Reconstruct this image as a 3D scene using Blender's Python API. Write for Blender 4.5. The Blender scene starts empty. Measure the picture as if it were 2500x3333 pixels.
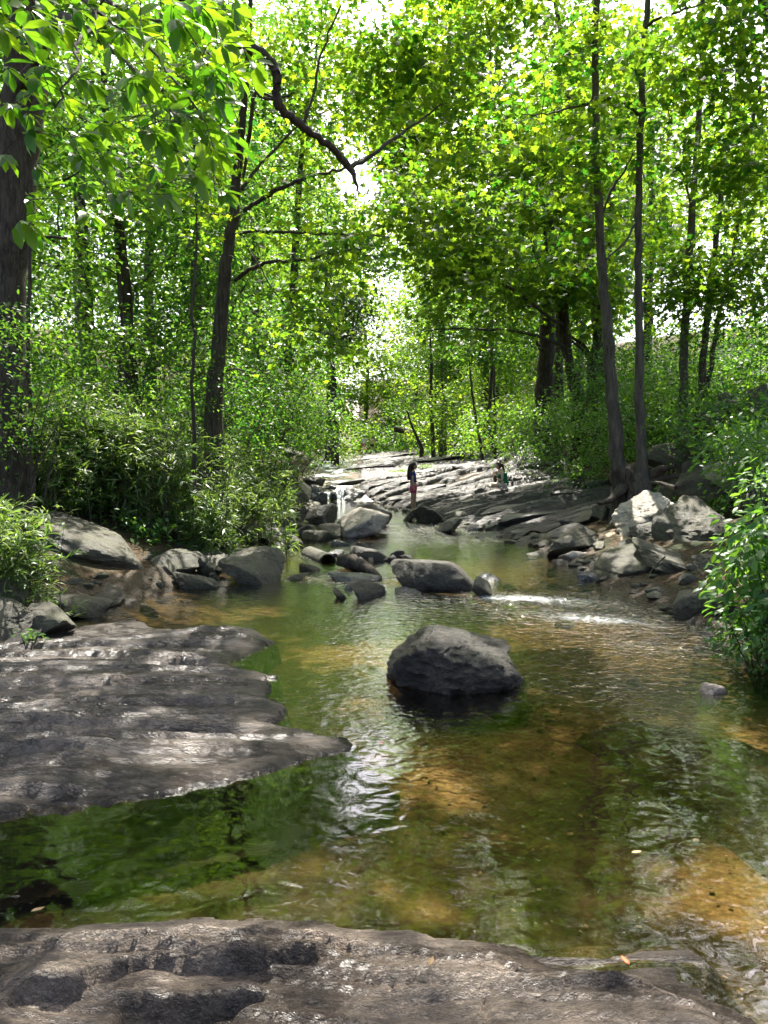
import bpy, bmesh, math, random
import numpy as np
from math import radians, sin, cos, tan, pi, sqrt
from mathutils import Vector, Matrix

random.seed(7)
RNG = np.random.default_rng(11)
SC = bpy.context.scene
COL = SC.collection

# ------------------------------------------------------------------ camera
FPX = 2407.0                       # focal length of the phone in photo pixels (photo 2500 x 3333)
PITCH = math.atan(166.5 / FPX)
EYE = 1.75
cam_d = bpy.data.cameras.new('camera')
cam_d.sensor_fit = 'VERTICAL'; cam_d.sensor_height = 36.0
cam_d.lens = 36.0 * FPX / 3333.0
cam_d.clip_start = 0.05; cam_d.clip_end = 1500
cam = bpy.data.objects.new('camera', cam_d); COL.objects.link(cam)
cam.location = (0, 0, EYE); cam.rotation_euler = (pi / 2 - PITCH, 0, 0)
SC.camera = cam

# ------------------------------------------------------------------ sky, sun, exposure
SUN_EL, SUN_AZ = 57.0, 6.0          # degrees; azimuth clockwise from straight upstream (+Y)
world = bpy.data.worlds.new('World'); SC.world = world; world.use_nodes = True
nt = world.node_tree; nt.nodes.clear()
sky = nt.nodes.new('ShaderNodeTexSky'); sky.sky_type = 'NISHITA'; sky.sun_disc = False
sky.sun_elevation = radians(SUN_EL); sky.sun_rotation = radians(SUN_AZ)
sky.air_density = 0.8; sky.dust_density = 5.5; sky.ozone_density = 1.0
bg = nt.nodes.new('ShaderNodeBackground'); bg.inputs[1].default_value = 0.15
wo = nt.nodes.new('ShaderNodeOutputWorld')
nt.links.new(sky.outputs[0], bg.inputs[0]); nt.links.new(bg.outputs[0], wo.inputs[0])
sun_d = bpy.data.lights.new('sun', 'SUN'); sun_d.energy = 5.0; sun_d.angle = radians(0.55)
sun_d.color = (1.0, 0.95, 0.86)
sun = bpy.data.objects.new('sun', sun_d); COL.objects.link(sun)
SUNV = Vector((sin(radians(SUN_AZ)) * cos(radians(SUN_EL)), cos(radians(SUN_AZ)) * cos(radians(SUN_EL)), sin(radians(SUN_EL))))
sun.rotation_euler = (-SUNV).to_track_quat('-Z', 'Y').to_euler()
sun.location = SUNV * 60
vs = SC.view_settings
vs.view_transform = 'Standard'; vs.look = 'None'; vs.exposure = 1.85; vs.gamma = 1.0; vs.use_curve_mapping = False
SC.render.engine = 'CYCLES'
cy = SC.cycles
cy.max_bounces = 8; cy.diffuse_bounces = 4; cy.glossy_bounces = 3; cy.transmission_bounces = 3; cy.transparent_max_bounces = 12
cy.caustics_reflective = False; cy.caustics_refractive = False
cy.sample_clamp_indirect = 6.0; cy.use_denoising = True; cy.use_adaptive_sampling = True; cy.adaptive_threshold = 0.015

# ------------------------------------------------------------------ photo pixel -> place
def ray(px, py):
    u = (px - 1250.0) / FPX; v = -(py - 1666.5) / FPX
    return np.array([u, cos(PITCH) + v * sin(PITCH), -sin(PITCH) + v * cos(PITCH)])
def at(px, py, d):                 # the point that lies d metres upstream on the line of sight
    r = ray(px, py); return np.array([r[0] / r[1] * d, d, EYE + r[2] / r[1] * d])
def on(px, py, z=0.0):             # the point of height z on the line of sight
    r = ray(px, py); t = (z - EYE) / r[2]; return np.array([r[0] * t, r[1] * t, z])
def project(P):
    x, y, z = P[..., 0], P[..., 1], P[..., 2] - EYE
    f = y * cos(PITCH) - z * sin(PITCH); u = y * sin(PITCH) + z * cos(PITCH)
    f = np.where(f < 0.05, 0.05, f)
    return 1250 + FPX * x / f, 1666.5 - FPX * u / f

# ------------------------------------------------------------------ noise
def _h(ix, iy, iz, s):
    n = (ix.astype(np.int64) * 374761393 + iy.astype(np.int64) * 668265263 + iz.astype(np.int64) * 2147483647 + s * 974634777) & 0x7fffffff
    n = ((n ^ (n >> 13)) * 1274126177) & 0x7fffffff
    n = ((n ^ (n >> 15)) * 60493) & 0x7fffffff
    return ((n ^ (n >> 12)) & 0xffff) / 65535.0
def vn(x, y, z=None, s=0):
    x = np.asarray(x, float); y = np.asarray(y, float)
    z = np.zeros_like(x) if z is None else np.asarray(z, float)
    fx, fy, fz = np.floor(x), np.floor(y), np.floor(z)
    tx, ty, tz = x - fx, y - fy, z - fz
    tx, ty, tz = [t * t * (3 - 2 * t) for t in (tx, ty, tz)]
    r = 0
    for a in (0, 1):
        for b in (0, 1):
            for c in (0, 1):
                w = (tx if a else 1 - tx) * (ty if b else 1 - ty) * (tz if c else 1 - tz)
                r = r + w * _h(fx + a, fy + b, fz + c, s)
    return r
def fbm(x, y, z=None, o=4, s=0, lac=2.03, g=0.5):
    a, t, n = 1.0, 0.0, 0.0
    x = np.asarray(x, float); y = np.asarray(y, float)
    for i in range(o):
        t = t + a * vn(x, y, z, s + i * 17); n += a; a *= g
        x = x * lac + 3.7; y = y * lac + 1.3
        if z is not None: z = z * lac + 5.1
    return t / n
def sst(a, b, x):
    t = np.clip((x - a) / (b - a), 0, 1); return t * t * (3 - 2 * t)

# ------------------------------------------------------------------ meshes
def link(name, me, mat=None, parent=None, loc=None):
    o = bpy.data.objects.new(name, me); COL.objects.link(o)
    if mat is not None and me is not None and not me.materials: me.materials.append(mat)
    if parent is not None: o.parent = parent
    if loc is not None: o.location = loc
    return o
def np_mesh(name, V, F, smooth=False, face_attr=None, vert_attr=None):
    """V n x 3; F m x k (k = 3 or 4)."""
    V = np.ascontiguousarray(V, dtype=np.float32); F = np.ascontiguousarray(F, dtype=np.int32)
    me = bpy.data.meshes.new(name); k = F.shape[1]
    me.vertices.add(len(V)); me.vertices.foreach_set('co', V.ravel())
    me.loops.add(F.size); me.loops.foreach_set('vertex_index', F.ravel())
    me.polygons.add(len(F)); me.polygons.foreach_set('loop_start', np.arange(0, F.size, k, dtype=np.int32))
    me.update(calc_edges=True)
    if smooth: me.polygons.foreach_set('use_smooth', np.ones(len(F), bool))
    for nm, a in (face_attr or {}).items():
        at_ = me.attributes.new(nm, 'FLOAT', 'FACE'); at_.data.foreach_set('value', np.asarray(a, np.float32))
    for nm, a in (vert_attr or {}).items():
        at_ = me.attributes.new(nm, 'FLOAT', 'POINT'); at_.data.foreach_set('value', np.asarray(a, np.float32))
    return me
def grid_mesh(name, X, Y, Z, attrs=None, keep=None, smooth=True):
    ny, nx = X.shape
    V = np.stack([X, Y, Z], -1).reshape(-1, 3)
    i = np.arange(ny * nx).reshape(ny, nx)
    F = np.stack([i[:-1, :-1], i[:-1, 1:], i[1:, 1:], i[1:, :-1]], -1).reshape(-1, 4)
    if keep is not None:
        kq = (keep[:-1, :-1] | keep[:-1, 1:] | keep[1:, 1:] | keep[1:, :-1]).ravel()
        F = F[kq]; used = np.unique(F); m = np.full(len(V), -1); m[used] = np.arange(len(used)); F = m[F]; V = V[used]
        attrs = {k: a.ravel()[used] for k, a in (attrs or {}).items()}
    else: attrs = {k: a.ravel() for k, a in (attrs or {}).items()}
    return np_mesh(name, V, F, smooth, None, attrs)
def tag(o, label=None, cat=None, group=None, kind=None):
    if label: o['label'] = label
    if cat: o['category'] = cat
    if group: o['group'] = group
    if kind: o['kind'] = kind
    return o
def empty(name, loc, label, cat, group=None):
    o = bpy.data.objects.new(name, None); COL.objects.link(o); o.location = loc; o.empty_display_size = 0.1
    return tag(o, label, cat, group)
def tube(P, R, n=8, seed=0, rough=0.0, cap=True):
    """verts, quads for a tapered tube along P (k x 3) with radii R."""
    P = np.asarray(P, float); R = np.asarray(R, float); k = len(P)
    T = np.gradient(P, axis=0); T /= np.linalg.norm(T, axis=1)[:, None] + 1e-9
    ref = np.array([0.0, 0, 1]) if abs(T[0][2]) < 0.9 else np.array([1.0, 0, 0])
    A = np.cross(T, ref); A /= np.linalg.norm(A, axis=1)[:, None] + 1e-9
    B = np.cross(T, A)
    a = np.linspace(0, 2 * pi, n, endpoint=False)
    rr = R[:, None] * (1 + rough * (vn(np.arange(k)[:, None] * 0.7 + 0 * a, a[None] * 1.3 + 0 * R[:, None], s=seed) * 2 - 1))
    V = P[:, None] + rr[..., None] * (np.cos(a)[None, :, None] * A[:, None] + np.sin(a)[None, :, None] * B[:, None])
    V = V.reshape(-1, 3)
    i = np.arange(k * n).reshape(k, n); j = np.roll(i, -1, 1)
    F = np.stack([i[:-1], j[:-1], j[1:], i[1:]], -1).reshape(-1, 4)
    if cap:
        V = np.vstack([V, P[0], P[-1]]); c0, c1 = len(V) - 2, len(V) - 1
        F = np.vstack([F, np.stack([j[0], i[0], np.full(n, c0), np.full(n, c0)], -1)[:, [0, 1, 2, 2]] * 0 + np.stack([j[0], i[0], np.full(n, c0), j[0]], -1)]) if False else F
    return V, F
def join(parts):
    V, F, o = [], [], 0
    for v, f in parts: V.append(v); F.append(f + o); o += len(v)
    return np.vstack(V), np.vstack(F)
def smooth_path(P, n=4, jit=0.0, seed=0):
    """Catmull-Rom through P."""
    P = np.asarray(P, float); k = len(P)
    if k < 3: 
        t = np.linspace(0, 1, n * 2 + 1)[:, None]; Q = P[0] * (1 - t) + P[-1] * t
    else:
        E = np.vstack([2 * P[0] - P[1], P, 2 * P[-1] - P[-2]]); Q = []
        for i in range(k - 1):
            p0, p1, p2, p3 = E[i:i + 4]
            for t in np.linspace(0, 1, n, endpoint=False):
                Q.append(0.5 * ((2 * p1) + (-p0 + p2) * t + (2 * p0 - 5 * p1 + 4 * p2 - p3) * t * t + (-p0 + 3 * p1 - 3 * p2 + p3) * t ** 3))
        Q.append(P[-1]); Q = np.array(Q)
    if jit:
        r = np.random.default_rng(seed); J = r.normal(0, jit, Q.shape); J[0] = 0; J[-1] *= 0.3; Q = Q + J
    return Q

# ------------------------------------------------------------------ materials
class NT:
    def __init__(s, name):
        s.m = bpy.data.materials.new(name); s.m.use_nodes = True; s.t = s.m.node_tree; s.t.nodes.clear()
        s.out = s.n('ShaderNodeOutputMaterial')
    def n(s, typ, **kw):
        nd = s.t.nodes.new(typ)
        for k, v in kw.items(): setattr(nd, k, v)
        return nd
    def l(s, a, b): s.t.links.new(a, b)
    def coord(s, sc=(1, 1, 1), rot=(0, 0, 0), kind='Object'):
        tc = s.n('ShaderNodeTexCoord'); mp = s.n('ShaderNodeMapping'); mp.inputs['Scale'].default_value = sc; mp.inputs['Rotation'].default_value = rot
        s.l(tc.outputs[kind], mp.inputs[0]); return mp.outputs[0]
    def noise(s, vec, scale, detail=5, rough=0.6, dist=0.0):
        nd = s.n('ShaderNodeTexNoise'); nd.inputs['Scale'].default_value = scale; nd.inputs['Detail'].default_value = detail
        nd.inputs['Roughness'].default_value = rough; nd.inputs['Distortion'].default_value = dist; s.l(vec, nd.inputs['Vector']); return nd.outputs['Fac']
    def voro(s, vec, scale, out='Distance', feat='F1'):
        nd = s.n('ShaderNodeTexVoronoi', feature=feat); nd.inputs['Scale'].default_value = scale; s.l(vec, nd.inputs['Vector']); return nd.outputs[out]
    def ramp(s, fac, stops, interp='LINEAR'):
        nd = s.n('ShaderNodeValToRGB'); cr = nd.color_ramp; cr.interpolation = interp
        while len(cr.elements) < len(stops): cr.elements.new(0.5)
        for e, (p, c) in zip(cr.elements, stops):
            e.position = p; e.color = (*c, 1) if isinstance(c, tuple) else (c, c, c, 1)
        s.l(fac, nd.inputs[0]); return nd.outputs[0]
    def math(s, op, a, b=0.0, c=None, clamp=False):
        nd = s.n('ShaderNodeMath', operation=op); nd.use_clamp = clamp
        for i, v in enumerate((a, b) if c is None else (a, b, c)):
            if isinstance(v, (int, float)): nd.inputs[i].default_value = v
            else: s.l(v, nd.inputs[i])
        return nd.outputs[0]
    def mix(s, fac, a, b, mode='MIX'):
        nd = s.n('ShaderNodeMix', data_type='RGBA', blend_type=mode)
        for i, v in ((0, fac), (6, a), (7, b)):
            if isinstance(v, (int, float)): nd.inputs[i].default_value = v
            elif isinstance(v, tuple): nd.inputs[i].default_value = (*v, 1)
            else: s.l(v, nd.inputs[i])
        return nd.outputs[2]
    def bump(s, h, strength, dist, normal=None):
        nd = s.n('ShaderNodeBump'); nd.inputs['Strength'].default_value = strength; nd.inputs['Distance'].default_value = dist
        s.l(h, nd.inputs['Height'])
        if normal is not None: s.l(normal, nd.inputs['Normal'])
        return nd.outputs[0]
    def attr(s, name):
        return s.n('ShaderNodeAttribute', attribute_name=name).outputs['Fac']
    def principled(s, col, rough, normal=None, spec=0.5, metal=0.0):
        nd = s.n('ShaderNodeBsdfPrincipled')
        for nm, v in (('Base Color', col), ('Roughness', rough), ('Specular IOR Level', spec), ('Metallic', metal)):
            if isinstance(v, (int, float)): nd.inputs[nm].default_value = v
            elif isinstance(v, tuple): nd.inputs[nm].default_value = (*v, 1)
            else: s.l(v, nd.inputs[nm])
        if normal is not None: s.l(normal, nd.inputs['Normal'])
        return nd.outputs[0]
    def done(s, sh): s.l(sh, s.out.inputs[0]); return s.m

def rock_mat(name, dark, mid, light, ro=(0.35, 0.75), bump=0.5, stretch=(1, 1, 1), rot=(0, 0, 0), tint=None, scale=3.0, wetline=False, spec=0.5, vary=0.35, under=False, crack=0.6, low=1.0):
    s = NT(name); v = s.coord(stretch, rot)
    oi = s.n('ShaderNodeObjectInfo').outputs['Random']
    a = s.noise(v, scale, 8, 0.65, 0.3); b = s.noise(v, scale * 7, 6, 0.7); c = s.noise(v, scale * 28, 4, 0.7)
    f = s.math('ADD', s.math('MULTIPLY', a, 0.6), s.math('ADD', s.math('MULTIPLY', b, 0.3), s.math('MULTIPLY', c, 0.18)))
    col = s.ramp(f, [(0.36, dark), (0.54, mid), (0.72, light)])
    if tint:
        t = s.noise(v, scale * 0.8, 5, 0.6); col = s.mix(s.ramp(t, [(0.5, 0.0), (0.66, 1.0)]), col, tint, 'MIX') if False else s.mix(s.math('MULTIPLY', s.ramp(t, [(0.48, 0.0), (0.68, 1.0)]), 0.6), col, tint)
    k = s.math('ADD', s.math('MULTIPLY', oi, vary), 1.0 - vary / 2)
    nd = s.n('ShaderNodeHueSaturation'); s.l(col, nd.inputs['Color']); s.l(k, nd.inputs['Value']); col = nd.outputs[0]
    if wetline:        # stones are dark and glossy just above the stream's level
        gz = s.n('ShaderNodeSeparateXYZ'); g = s.n('ShaderNodeNewGeometry'); s.l(g.outputs['Position'], gz.inputs[0])
        w = s.math('ADD', gz.outputs[2], s.math('MULTIPLY', s.math('SUBTRACT', a, 0.5), 0.12))
        wet = s.ramp(w, [(0.0, 1.0), (0.07, 1.0), (0.13, 0.0)])
        col = s.mix(wet, col, s.mix(1.0, col, (0.45, 0.42, 0.4), 'MULTIPLY'))
    if under:
        gz0 = s.n('ShaderNodeSeparateXYZ'); g0_ = s.n('ShaderNodeNewGeometry'); s.l(g0_.outputs['Position'], gz0.inputs[0])
        wb = s.math('ADD', gz0.outputs[2], s.math('MULTIPLY', s.math('SUBTRACT', b, 0.5), 0.06)); col = s.mix(s.ramp(wb, [(0.0, 1.0), (0.018, 1.0), (0.04, 0.0)]), col, s.mix(1.0, col, (0.42, 0.38, 0.34), 'MULTIPLY'))
        # silt and algae on what lies under water
        gz = s.n('ShaderNodeSeparateXYZ'); g = s.n('ShaderNodeNewGeometry'); s.l(g.outputs['Position'], gz.inputs[0])
        col = s.mix(s.math('LESS_THAN', gz.outputs[2], -0.004), col, s.mix(1.0, col, (0.16, 0.12, 0.06), 'MULTIPLY'))
    w4 = s.noise(v, scale * 3.1, 8, 0.75, 1.2); crk = s.ramp(s.math('ABSOLUTE', s.math('SUBTRACT', w4, 0.5)), [(0.0, 0.0), (0.018, 1.0)])
    col = s.mix(crack, col, s.mix(1.0, col, s.ramp(crk, [(0.0, (0.25, 0.24, 0.23)), (1.0, (1.0, 1.0, 1.0))]), 'MULTIPLY'))
    ra = s.ramp(a, [(0.35, ro[0]), (0.65, ro[1])])
    if under:          # damp hollows and dry crowns
        dm = s.noise(s.coord((0.7, 1.6, 1)), 2.3, 6, 0.65, 0.4); dmp = s.ramp(dm, [(0.43, 1.0), (0.54, 0.0)]); col = s.mix(dmp, col, s.mix(1.0, col, (0.50, 0.49, 0.48), 'MULTIPLY')); ra = s.mix(dmp, ra, (0.22, 0.22, 0.22))
        gr = s.noise(s.coord((1.2, 9.0, 1), (0, 0, 0.12)), 5.0, 8, 0.8, 0.3); col = s.mix(0.55, col, s.mix(1.0, col, s.ramp(gr, [(0.35, (0.35, 0.34, 0.33)), (0.6, (1.3, 1.28, 1.25))]), 'MULTIPLY'))
    n1 = s.bump(a, bump * low, 0.12); n1 = s.bump(crk, bump * crack, 0.02, n1)
    if under: n1 = s.bump(gr, 0.55, 0.02, n1)
    n2 = s.bump(b, bump * 0.9, 0.045, n1); n3 = s.bump(c, bump * 0.8, 0.014, n2)
    return s.done(s.principled(col, ra, n3, spec))

M = {}
M['boulder'] = rock_mat('grey_green_boulder', (0.034, 0.031, 0.019), (0.095, 0.087, 0.057), (0.21, 0.192, 0.135), (0.45, 0.8), 0.8, tint=(0.085, 0.095, 0.04), wetline=True)
M['dark'] = rock_mat('dark_boulder', (0.018, 0.0155, 0.011), (0.056, 0.048, 0.035), (0.15, 0.13, 0.097), (0.35, 0.7), 0.9, tint=(0.06, 0.06, 0.035), wetline=True)
M['pale'] = rock_mat('pale_boulder', (0.20, 0.17, 0.13), (0.42, 0.37, 0.31), (0.60, 0.55, 0.47), (0.6, 0.9), 0.6, wetline=True)
M['sunk'] = rock_mat('silty_sunken_rock', (0.02, 0.015, 0.008), (0.06, 0.045, 0.02), (0.12, 0.085, 0.04), (0.6, 0.9), 0.6)
M['tan'] = rock_mat('tan_stone', (0.16, 0.11, 0.07), (0.32, 0.23, 0.15), (0.48, 0.38, 0.26), (0.5, 0.85), 0.5, tint=(0.28, 0.27, 0.13))
M['wet'] = rock_mat('wet_stone', (0.02, 0.022, 0.024), (0.055, 0.055, 0.055), (0.13, 0.13, 0.125), (0.12, 0.35), 0.6, spec=0.7)
M['layer'] = rock_mat('layered_schist', (0.020, 0.018, 0.015), (0.072, 0.066, 0.055), (0.17, 0.157, 0.13), (0.3, 0.6), 0.7, (0.5, 2.2, 2.2), (0, 0, 0.5), wetline=False, scale=2.2, spec=0.6)
M['slab'] = rock_mat('wet_slab', (0.036, 0.029, 0.022), (0.150, 0.124, 0.099), (0.34, 0.280, 0.225), (0.24, 0.55), 0.9, (0.8, 2.6, 1), (0, 0, -0.12), tint=(0.17, 0.125, 0.09), scale=1.9, spec=0.6, under=True, crack=.85, low=.5)
M['slabn'] = rock_mat('near_slab', (0.036, 0.028, 0.021), (0.165, 0.133, 0.102), (0.36, 0.288, 0.222), (0.30, 0.65), 0.9, (1.0, 2.0, 1), (0, 0, 0.1), tint=(0.2, 0.15, 0.11), scale=2.6, spec=0.55, under=True, crack=.85, low=.5)

def bed_mat():
    s = NT('sandy_stream_bed'); v = s.coord()
    a = s.noise(v, 0.9, 4, 0.6, 0.6); b = s.noise(v, 30, 5, 0.7); c = s.noise(v, 4, 5, 0.65)
    sand = s.ramp(b, [(0.3, (0.07, 0.045, 0.020)), (0.5, (0.15, 0.10, 0.050)), (0.7, (0.27, 0.195, 0.115))])
    nd = s.n('ShaderNodeTexVoronoi'); nd.inputs['Scale'].default_value = 26; s.l(v, nd.inputs['Vector'])
    peb = s.ramp(s.n('ShaderNodeSeparateColor').outputs[0] if False else nd.outputs['Color'], [(0.1, (0.022, 0.017, 0.010)), (0.5, (0.055, 0.040, 0.022)), (0.9, (0.15, 0.10, 0.055))])
    f = s.ramp(s.math('ADD', s.math('MULTIPLY', a, 0.7), s.math('MULTIPLY', c, 0.3)), [(0.40, 0.0), (0.52, 1.0)])
    f = s.math('SUBTRACT', s.math('ADD', s.math('MULTIPLY', f, .6), 0.4), s.math('MULTIPLY', s.attr('sand'), 1.4), clamp=True)
    col = s.mix(f, sand, peb); col = s.mix(s.attr('silt_shade'), col, s.mix(c, (0.012, 0.009, 0.005), (0.045, 0.03, 0.015)))
    n1 = s.bump(nd.outputs['Distance'], 0.6, 0.02); n2 = s.bump(c, 0.5, 0.05, n1)
    return s.done(s.principled(col, 0.8, n2, 0.3))
def soil_mat():
    s = NT('soil_and_leaf_litter'); v = s.coord()
    a = s.noise(v, 1.4, 6, 0.6); b = s.noise(v, 22, 6, 0.7)
    nd = s.n('ShaderNodeTexVoronoi'); nd.inputs['Scale'].default_value = 18; s.l(v, nd.inputs['Vector'])
    soil = s.ramp(b, [(0.3, (0.018, 0.012, 0.007)), (0.55, (0.055, 0.038, 0.022)), (0.8, (0.11, 0.08, 0.05))])
    lit = s.ramp(nd.outputs['Color'], [(0.1, (0.03, 0.02, 0.01)), (0.6, (0.10, 0.065, 0.03)), (0.95, (0.22, 0.14, 0.07))])
    moss = s.mix(s.ramp(a, [(0.5, 0.0), (0.64, 1.0)]), s.mix(0.5, soil, lit), (0.025, 0.035, 0.012))
    n1 = s.bump(b, 0.8, 0.05); n2 = s.bump(nd.outputs['Distance'], 0.6, 0.03, n1)
    return s.done(s.principled(moss, 0.9, n2, 0.2))
M['bed'] = bed_mat(); M['soil'] = soil_mat()

def bark_mat(name, c0, c1, c2, sc=1.0):
    s = NT(name); v = s.coord((1, 1, 0.16))
    a = s.noise(v, 22 * sc, 6, 0.7, 0.5); b = s.noise(s.coord(), 3.0, 4, 0.6)
    f = s.math('ADD', s.math('MULTIPLY', a, 0.75), s.math('MULTIPLY', b, 0.25))
    col = s.ramp(f, [(0.36, c0), (0.5, c1), (0.66, c2)])
    return s.done(s.principled(col, 0.85, s.bump(a, 0.9, 0.03), 0.25))
M['bark'] = bark_mat('dark_bark', (0.022, 0.017, 0.012), (0.06, 0.047, 0.035), (0.12, 0.10, 0.078))
M['bark2'] = bark_mat('grey_brown_bark', (0.035, 0.030, 0.022), (0.085, 0.074, 0.057), (0.15, 0.13, 0.10), 0.6)

def leaf_mat(name, dark, light, tdark, tlight, rough=0.42, tf=0.55, spec=0.5, vein=False):
    """Two-sided leaf: glossy cuticle, diffuse body, and light passing through; tint is the leaf's own hue."""
    s = NT(name); t = s.attr('tint'); oi = s.n('ShaderNodeObjectInfo').outputs['Random']
    t = s.math('ADD', t, s.math('MULTIPLY', s.math('SUBTRACT', oi, 0.5), 0.2), clamp=True)
    c = s.mix(t, dark, light); tc = s.mix(t, tdark, tlight)
    p = s.principled(c, rough, None, spec)
    tr = s.n('ShaderNodeBsdfTranslucent'); s.l(tc, tr.inputs[0])
    mx = s.n('ShaderNodeMixShader'); mx.inputs[0].default_value = tf
    s.l(p, mx.inputs[1]); s.l(tr.outputs[0], mx.inputs[2])
    return s.done(mx.outputs[0])
M['maple'] = leaf_mat('maple_leaf', (0.022, 0.070, 0.012), (0.07, 0.145, 0.018), (0.06, 0.24, 0.014), (0.41, 0.58, 0.022), .42, .52, .3)
M['big'] = leaf_mat('broad_leaf', (0.025, 0.085, 0.014), (0.06, 0.15, 0.025), (0.10, 0.32, 0.01), (0.36, 0.58, 0.015), 0.4)
M['wood'] = leaf_mat('woodland_leaf', (0.016, 0.052, 0.012), (0.055, 0.12, 0.018), (0.035, 0.18, 0.022), (0.27, 0.48, 0.028), 0.45, 0.5, .3)
M['hem'] = leaf_mat('evergreen_leaf', (0.012, 0.035, 0.014), (0.03, 0.07, 0.022), (0.02, 0.07, 0.015), (0.05, 0.13, 0.025), 0.5, 0.3)
M['cane'] = leaf_mat('cane_leaf', (0.05, 0.11, 0.03), (0.18, 0.24, 0.08), (0.10, 0.22, 0.02), (0.30, 0.42, 0.06), 0.42, 0.45, 0.4)
M['shrub'] = leaf_mat('shrub_leaf', (0.03, 0.095, 0.022), (0.09, 0.20, 0.04), (0.08, 0.26, 0.02), (0.28, 0.50, 0.04), 0.42, 0.46, 0.4)
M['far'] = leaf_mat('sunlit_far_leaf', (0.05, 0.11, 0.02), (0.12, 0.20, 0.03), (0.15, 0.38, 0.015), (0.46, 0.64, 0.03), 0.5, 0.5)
# ------------------------------------------------------------------ the lie of the land
Yk = np.array([-6, 0, 3, 5, 6.7, 9, 10.5, 13, 17, 20, 22, 26, 27.5, 34, 45, 60, 78, 100, 160.])
XL = np.array([-7, -6, -4.6, -4.3, -4.0, -3.2, -2.75, -2.6, -2.6, -2.4, -2.3, -2.3, -2.5, -3.8, -4.6, -5.8, -7.0, -8, -10])
XR = np.array([7, 7, 6.0, 5.0, 3.9, 3.1, 3.0, 3.2, 2.4, 1.2, 0.7, -0.4, -1.0, -1.2, -1.5, -1.8, -2.4, -3, -4])
WL = np.array([0, 0, 0, 0, 0, 0, 0.01, 0.03, 0.07, 0.17, 0.2, 0.28, 0.72, 0.95, 1.35, 1.75, 2.3, 3.2, 5.5])
LEDGE_S = np.interp                      # shorthand
def right_bank(t, y):
    near = np.interp(t, [0, .5, 1.5, 3, 5, 7.5, 12, 25, 60, 200], [0, .22, .55, .85, 1.35, 2.7, 5.0, 7.2, 9, 14])
    mid = np.interp(t, [0, .5, 3, 5, 6.5, 9, 14, 30, 70, 200], [0, .16, .60, .92, 1.6, 2.7, 4.5, 6.5, 9, 14])
    far = np.interp(t, [0, 1, 8, 9.5, 14, 30, 70, 200], [0, .05, .55, 1.3, 2.6, 5.5, 9, 14])
    a = sst(13, 17, y); b = sst(26, 34, y)
    return (near * (1 - a) + mid * a) * (1 - b) + far * b
def left_bank(t, y):
    return np.interp(t, [0, .4, 1.2, 3, 6, 15, 40, 200], [0, .25, .55, 1.1, 1.8, 3.6, 8, 16])
def ground(x, y):
    x = np.asarray(x, float); y = np.asarray(y, float)
    xl, xr, wl = np.interp(y, Yk, XL), np.interp(y, Yk, XR), np.interp(y, Yk, WL)
    tr, tl = x - xr, xl - x
    e = np.minimum(-tr, -tl)
    bed = -(0.06 + (0.16 + .16 * sst(7, 4, y)) * sst(0, 1.2, e)) * np.where(y > 27, 0.35, 1) + 0.10 * (fbm(x * .9, y * .9, o=3, s=5) - .5)
    h = np.where(e > 0, bed, 0)
    h = np.where(tr > 0, right_bank(tr, y) - 0.05, h); h = np.where(tl > 0, left_bank(tl, y) - 0.05, h)
    bank = sst(0.3, 2.5, -e)
    h = h + bank * (0.35 * (fbm(x * .45, y * .45, o=4, s=9) - .5) + 0.12 * (fbm(x * 2.1, y * 2.1, o=3, s=3) - .5))
    far = sst(84, 125, y) * (7 + 6 * fbm(x * .03, y * .03, s=4)); back = sst(-2, -30, y) * 3
    return wl + h + far + back
def gz(x, y): return float(ground(np.array([x]), np.array([y]))[0])
def wz(y): return float(np.interp(y, Yk, WL))

def axis(segs):
    a = [np.arange(s, e, st) for s, e, st in segs]; return np.concatenate(a)
xs = axis([(-320, -80, 20), (-80, -30, 5), (-30, -12, 1), (-12, -6, .3), (-6, 6.6, .11), (6.6, 13, .3), (13, 30, 1), (30, 80, 5), (80, 321, 20)])
ys = axis([(-60, -10, 5), (-10, 0, 1), (0, 14, .11), (14, 32, .22), (32, 60, .8), (60, 130, 2.5), (130, 420, 20)])
X, Y = np.meshgrid(xs, ys)
Z = ground(X, Y)
E = np.minimum(np.interp(Y, Yk, XR) - X, X - np.interp(Y, Yk, XL))
g = grid_mesh('bank_ground', X, Y, Z, keep=(E < 0.35))
tag(link('bank_ground', g, M['soil']), kind='structure')
bx, by = np.meshgrid(np.arange(-7.5, 7.6, .07), axis([(-4, 14, .07), (14, 84, .3)]))
E2 = np.minimum(np.interp(by, Yk, XR) - bx, bx - np.interp(by, Yk, XL))
bz = ground(bx, by) + np.where(E2 < 0.5, 0.012, 0.004) + 0.02 * (fbm(bx * 5, by * 5, s=21) - .5)
def patch(L, x, y):
    o = 0 * x
    for px, py, rx, ry in L:
        c = on(px, py, -.1); o = np.maximum(o, np.exp(-(((x - c[0]) / rx) ** 2 + ((y - c[1]) / ry) ** 2)))
    return o
nn = .35 * (fbm(bx * 3, by * 3, o=4, s=23) - .5)
sand_ = np.clip(patch([(1400, 2400, .7, .35), (1750, 2420, .5, .3), (1400, 2720, .35, .25), (2350, 2620, .6, .35), (2480, 2750, .4, .4), (1850, 3080, .55, .2), (600, 1960, 2.2, 1.4), (1150, 2080, 1.2, .9), (1750, 2030, 1.2, .5), (1650, 1830, 2, 1.6), (1150, 1980, 1.3, .7), (1200, 1880, .6, .4), (2420, 2310, .5, .3), (1520, 2330, .5, .25)], bx, by) * 1.5 + nn, 0, 1)  # sand patches; most also paint in the sunlit spots of the bed
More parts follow.
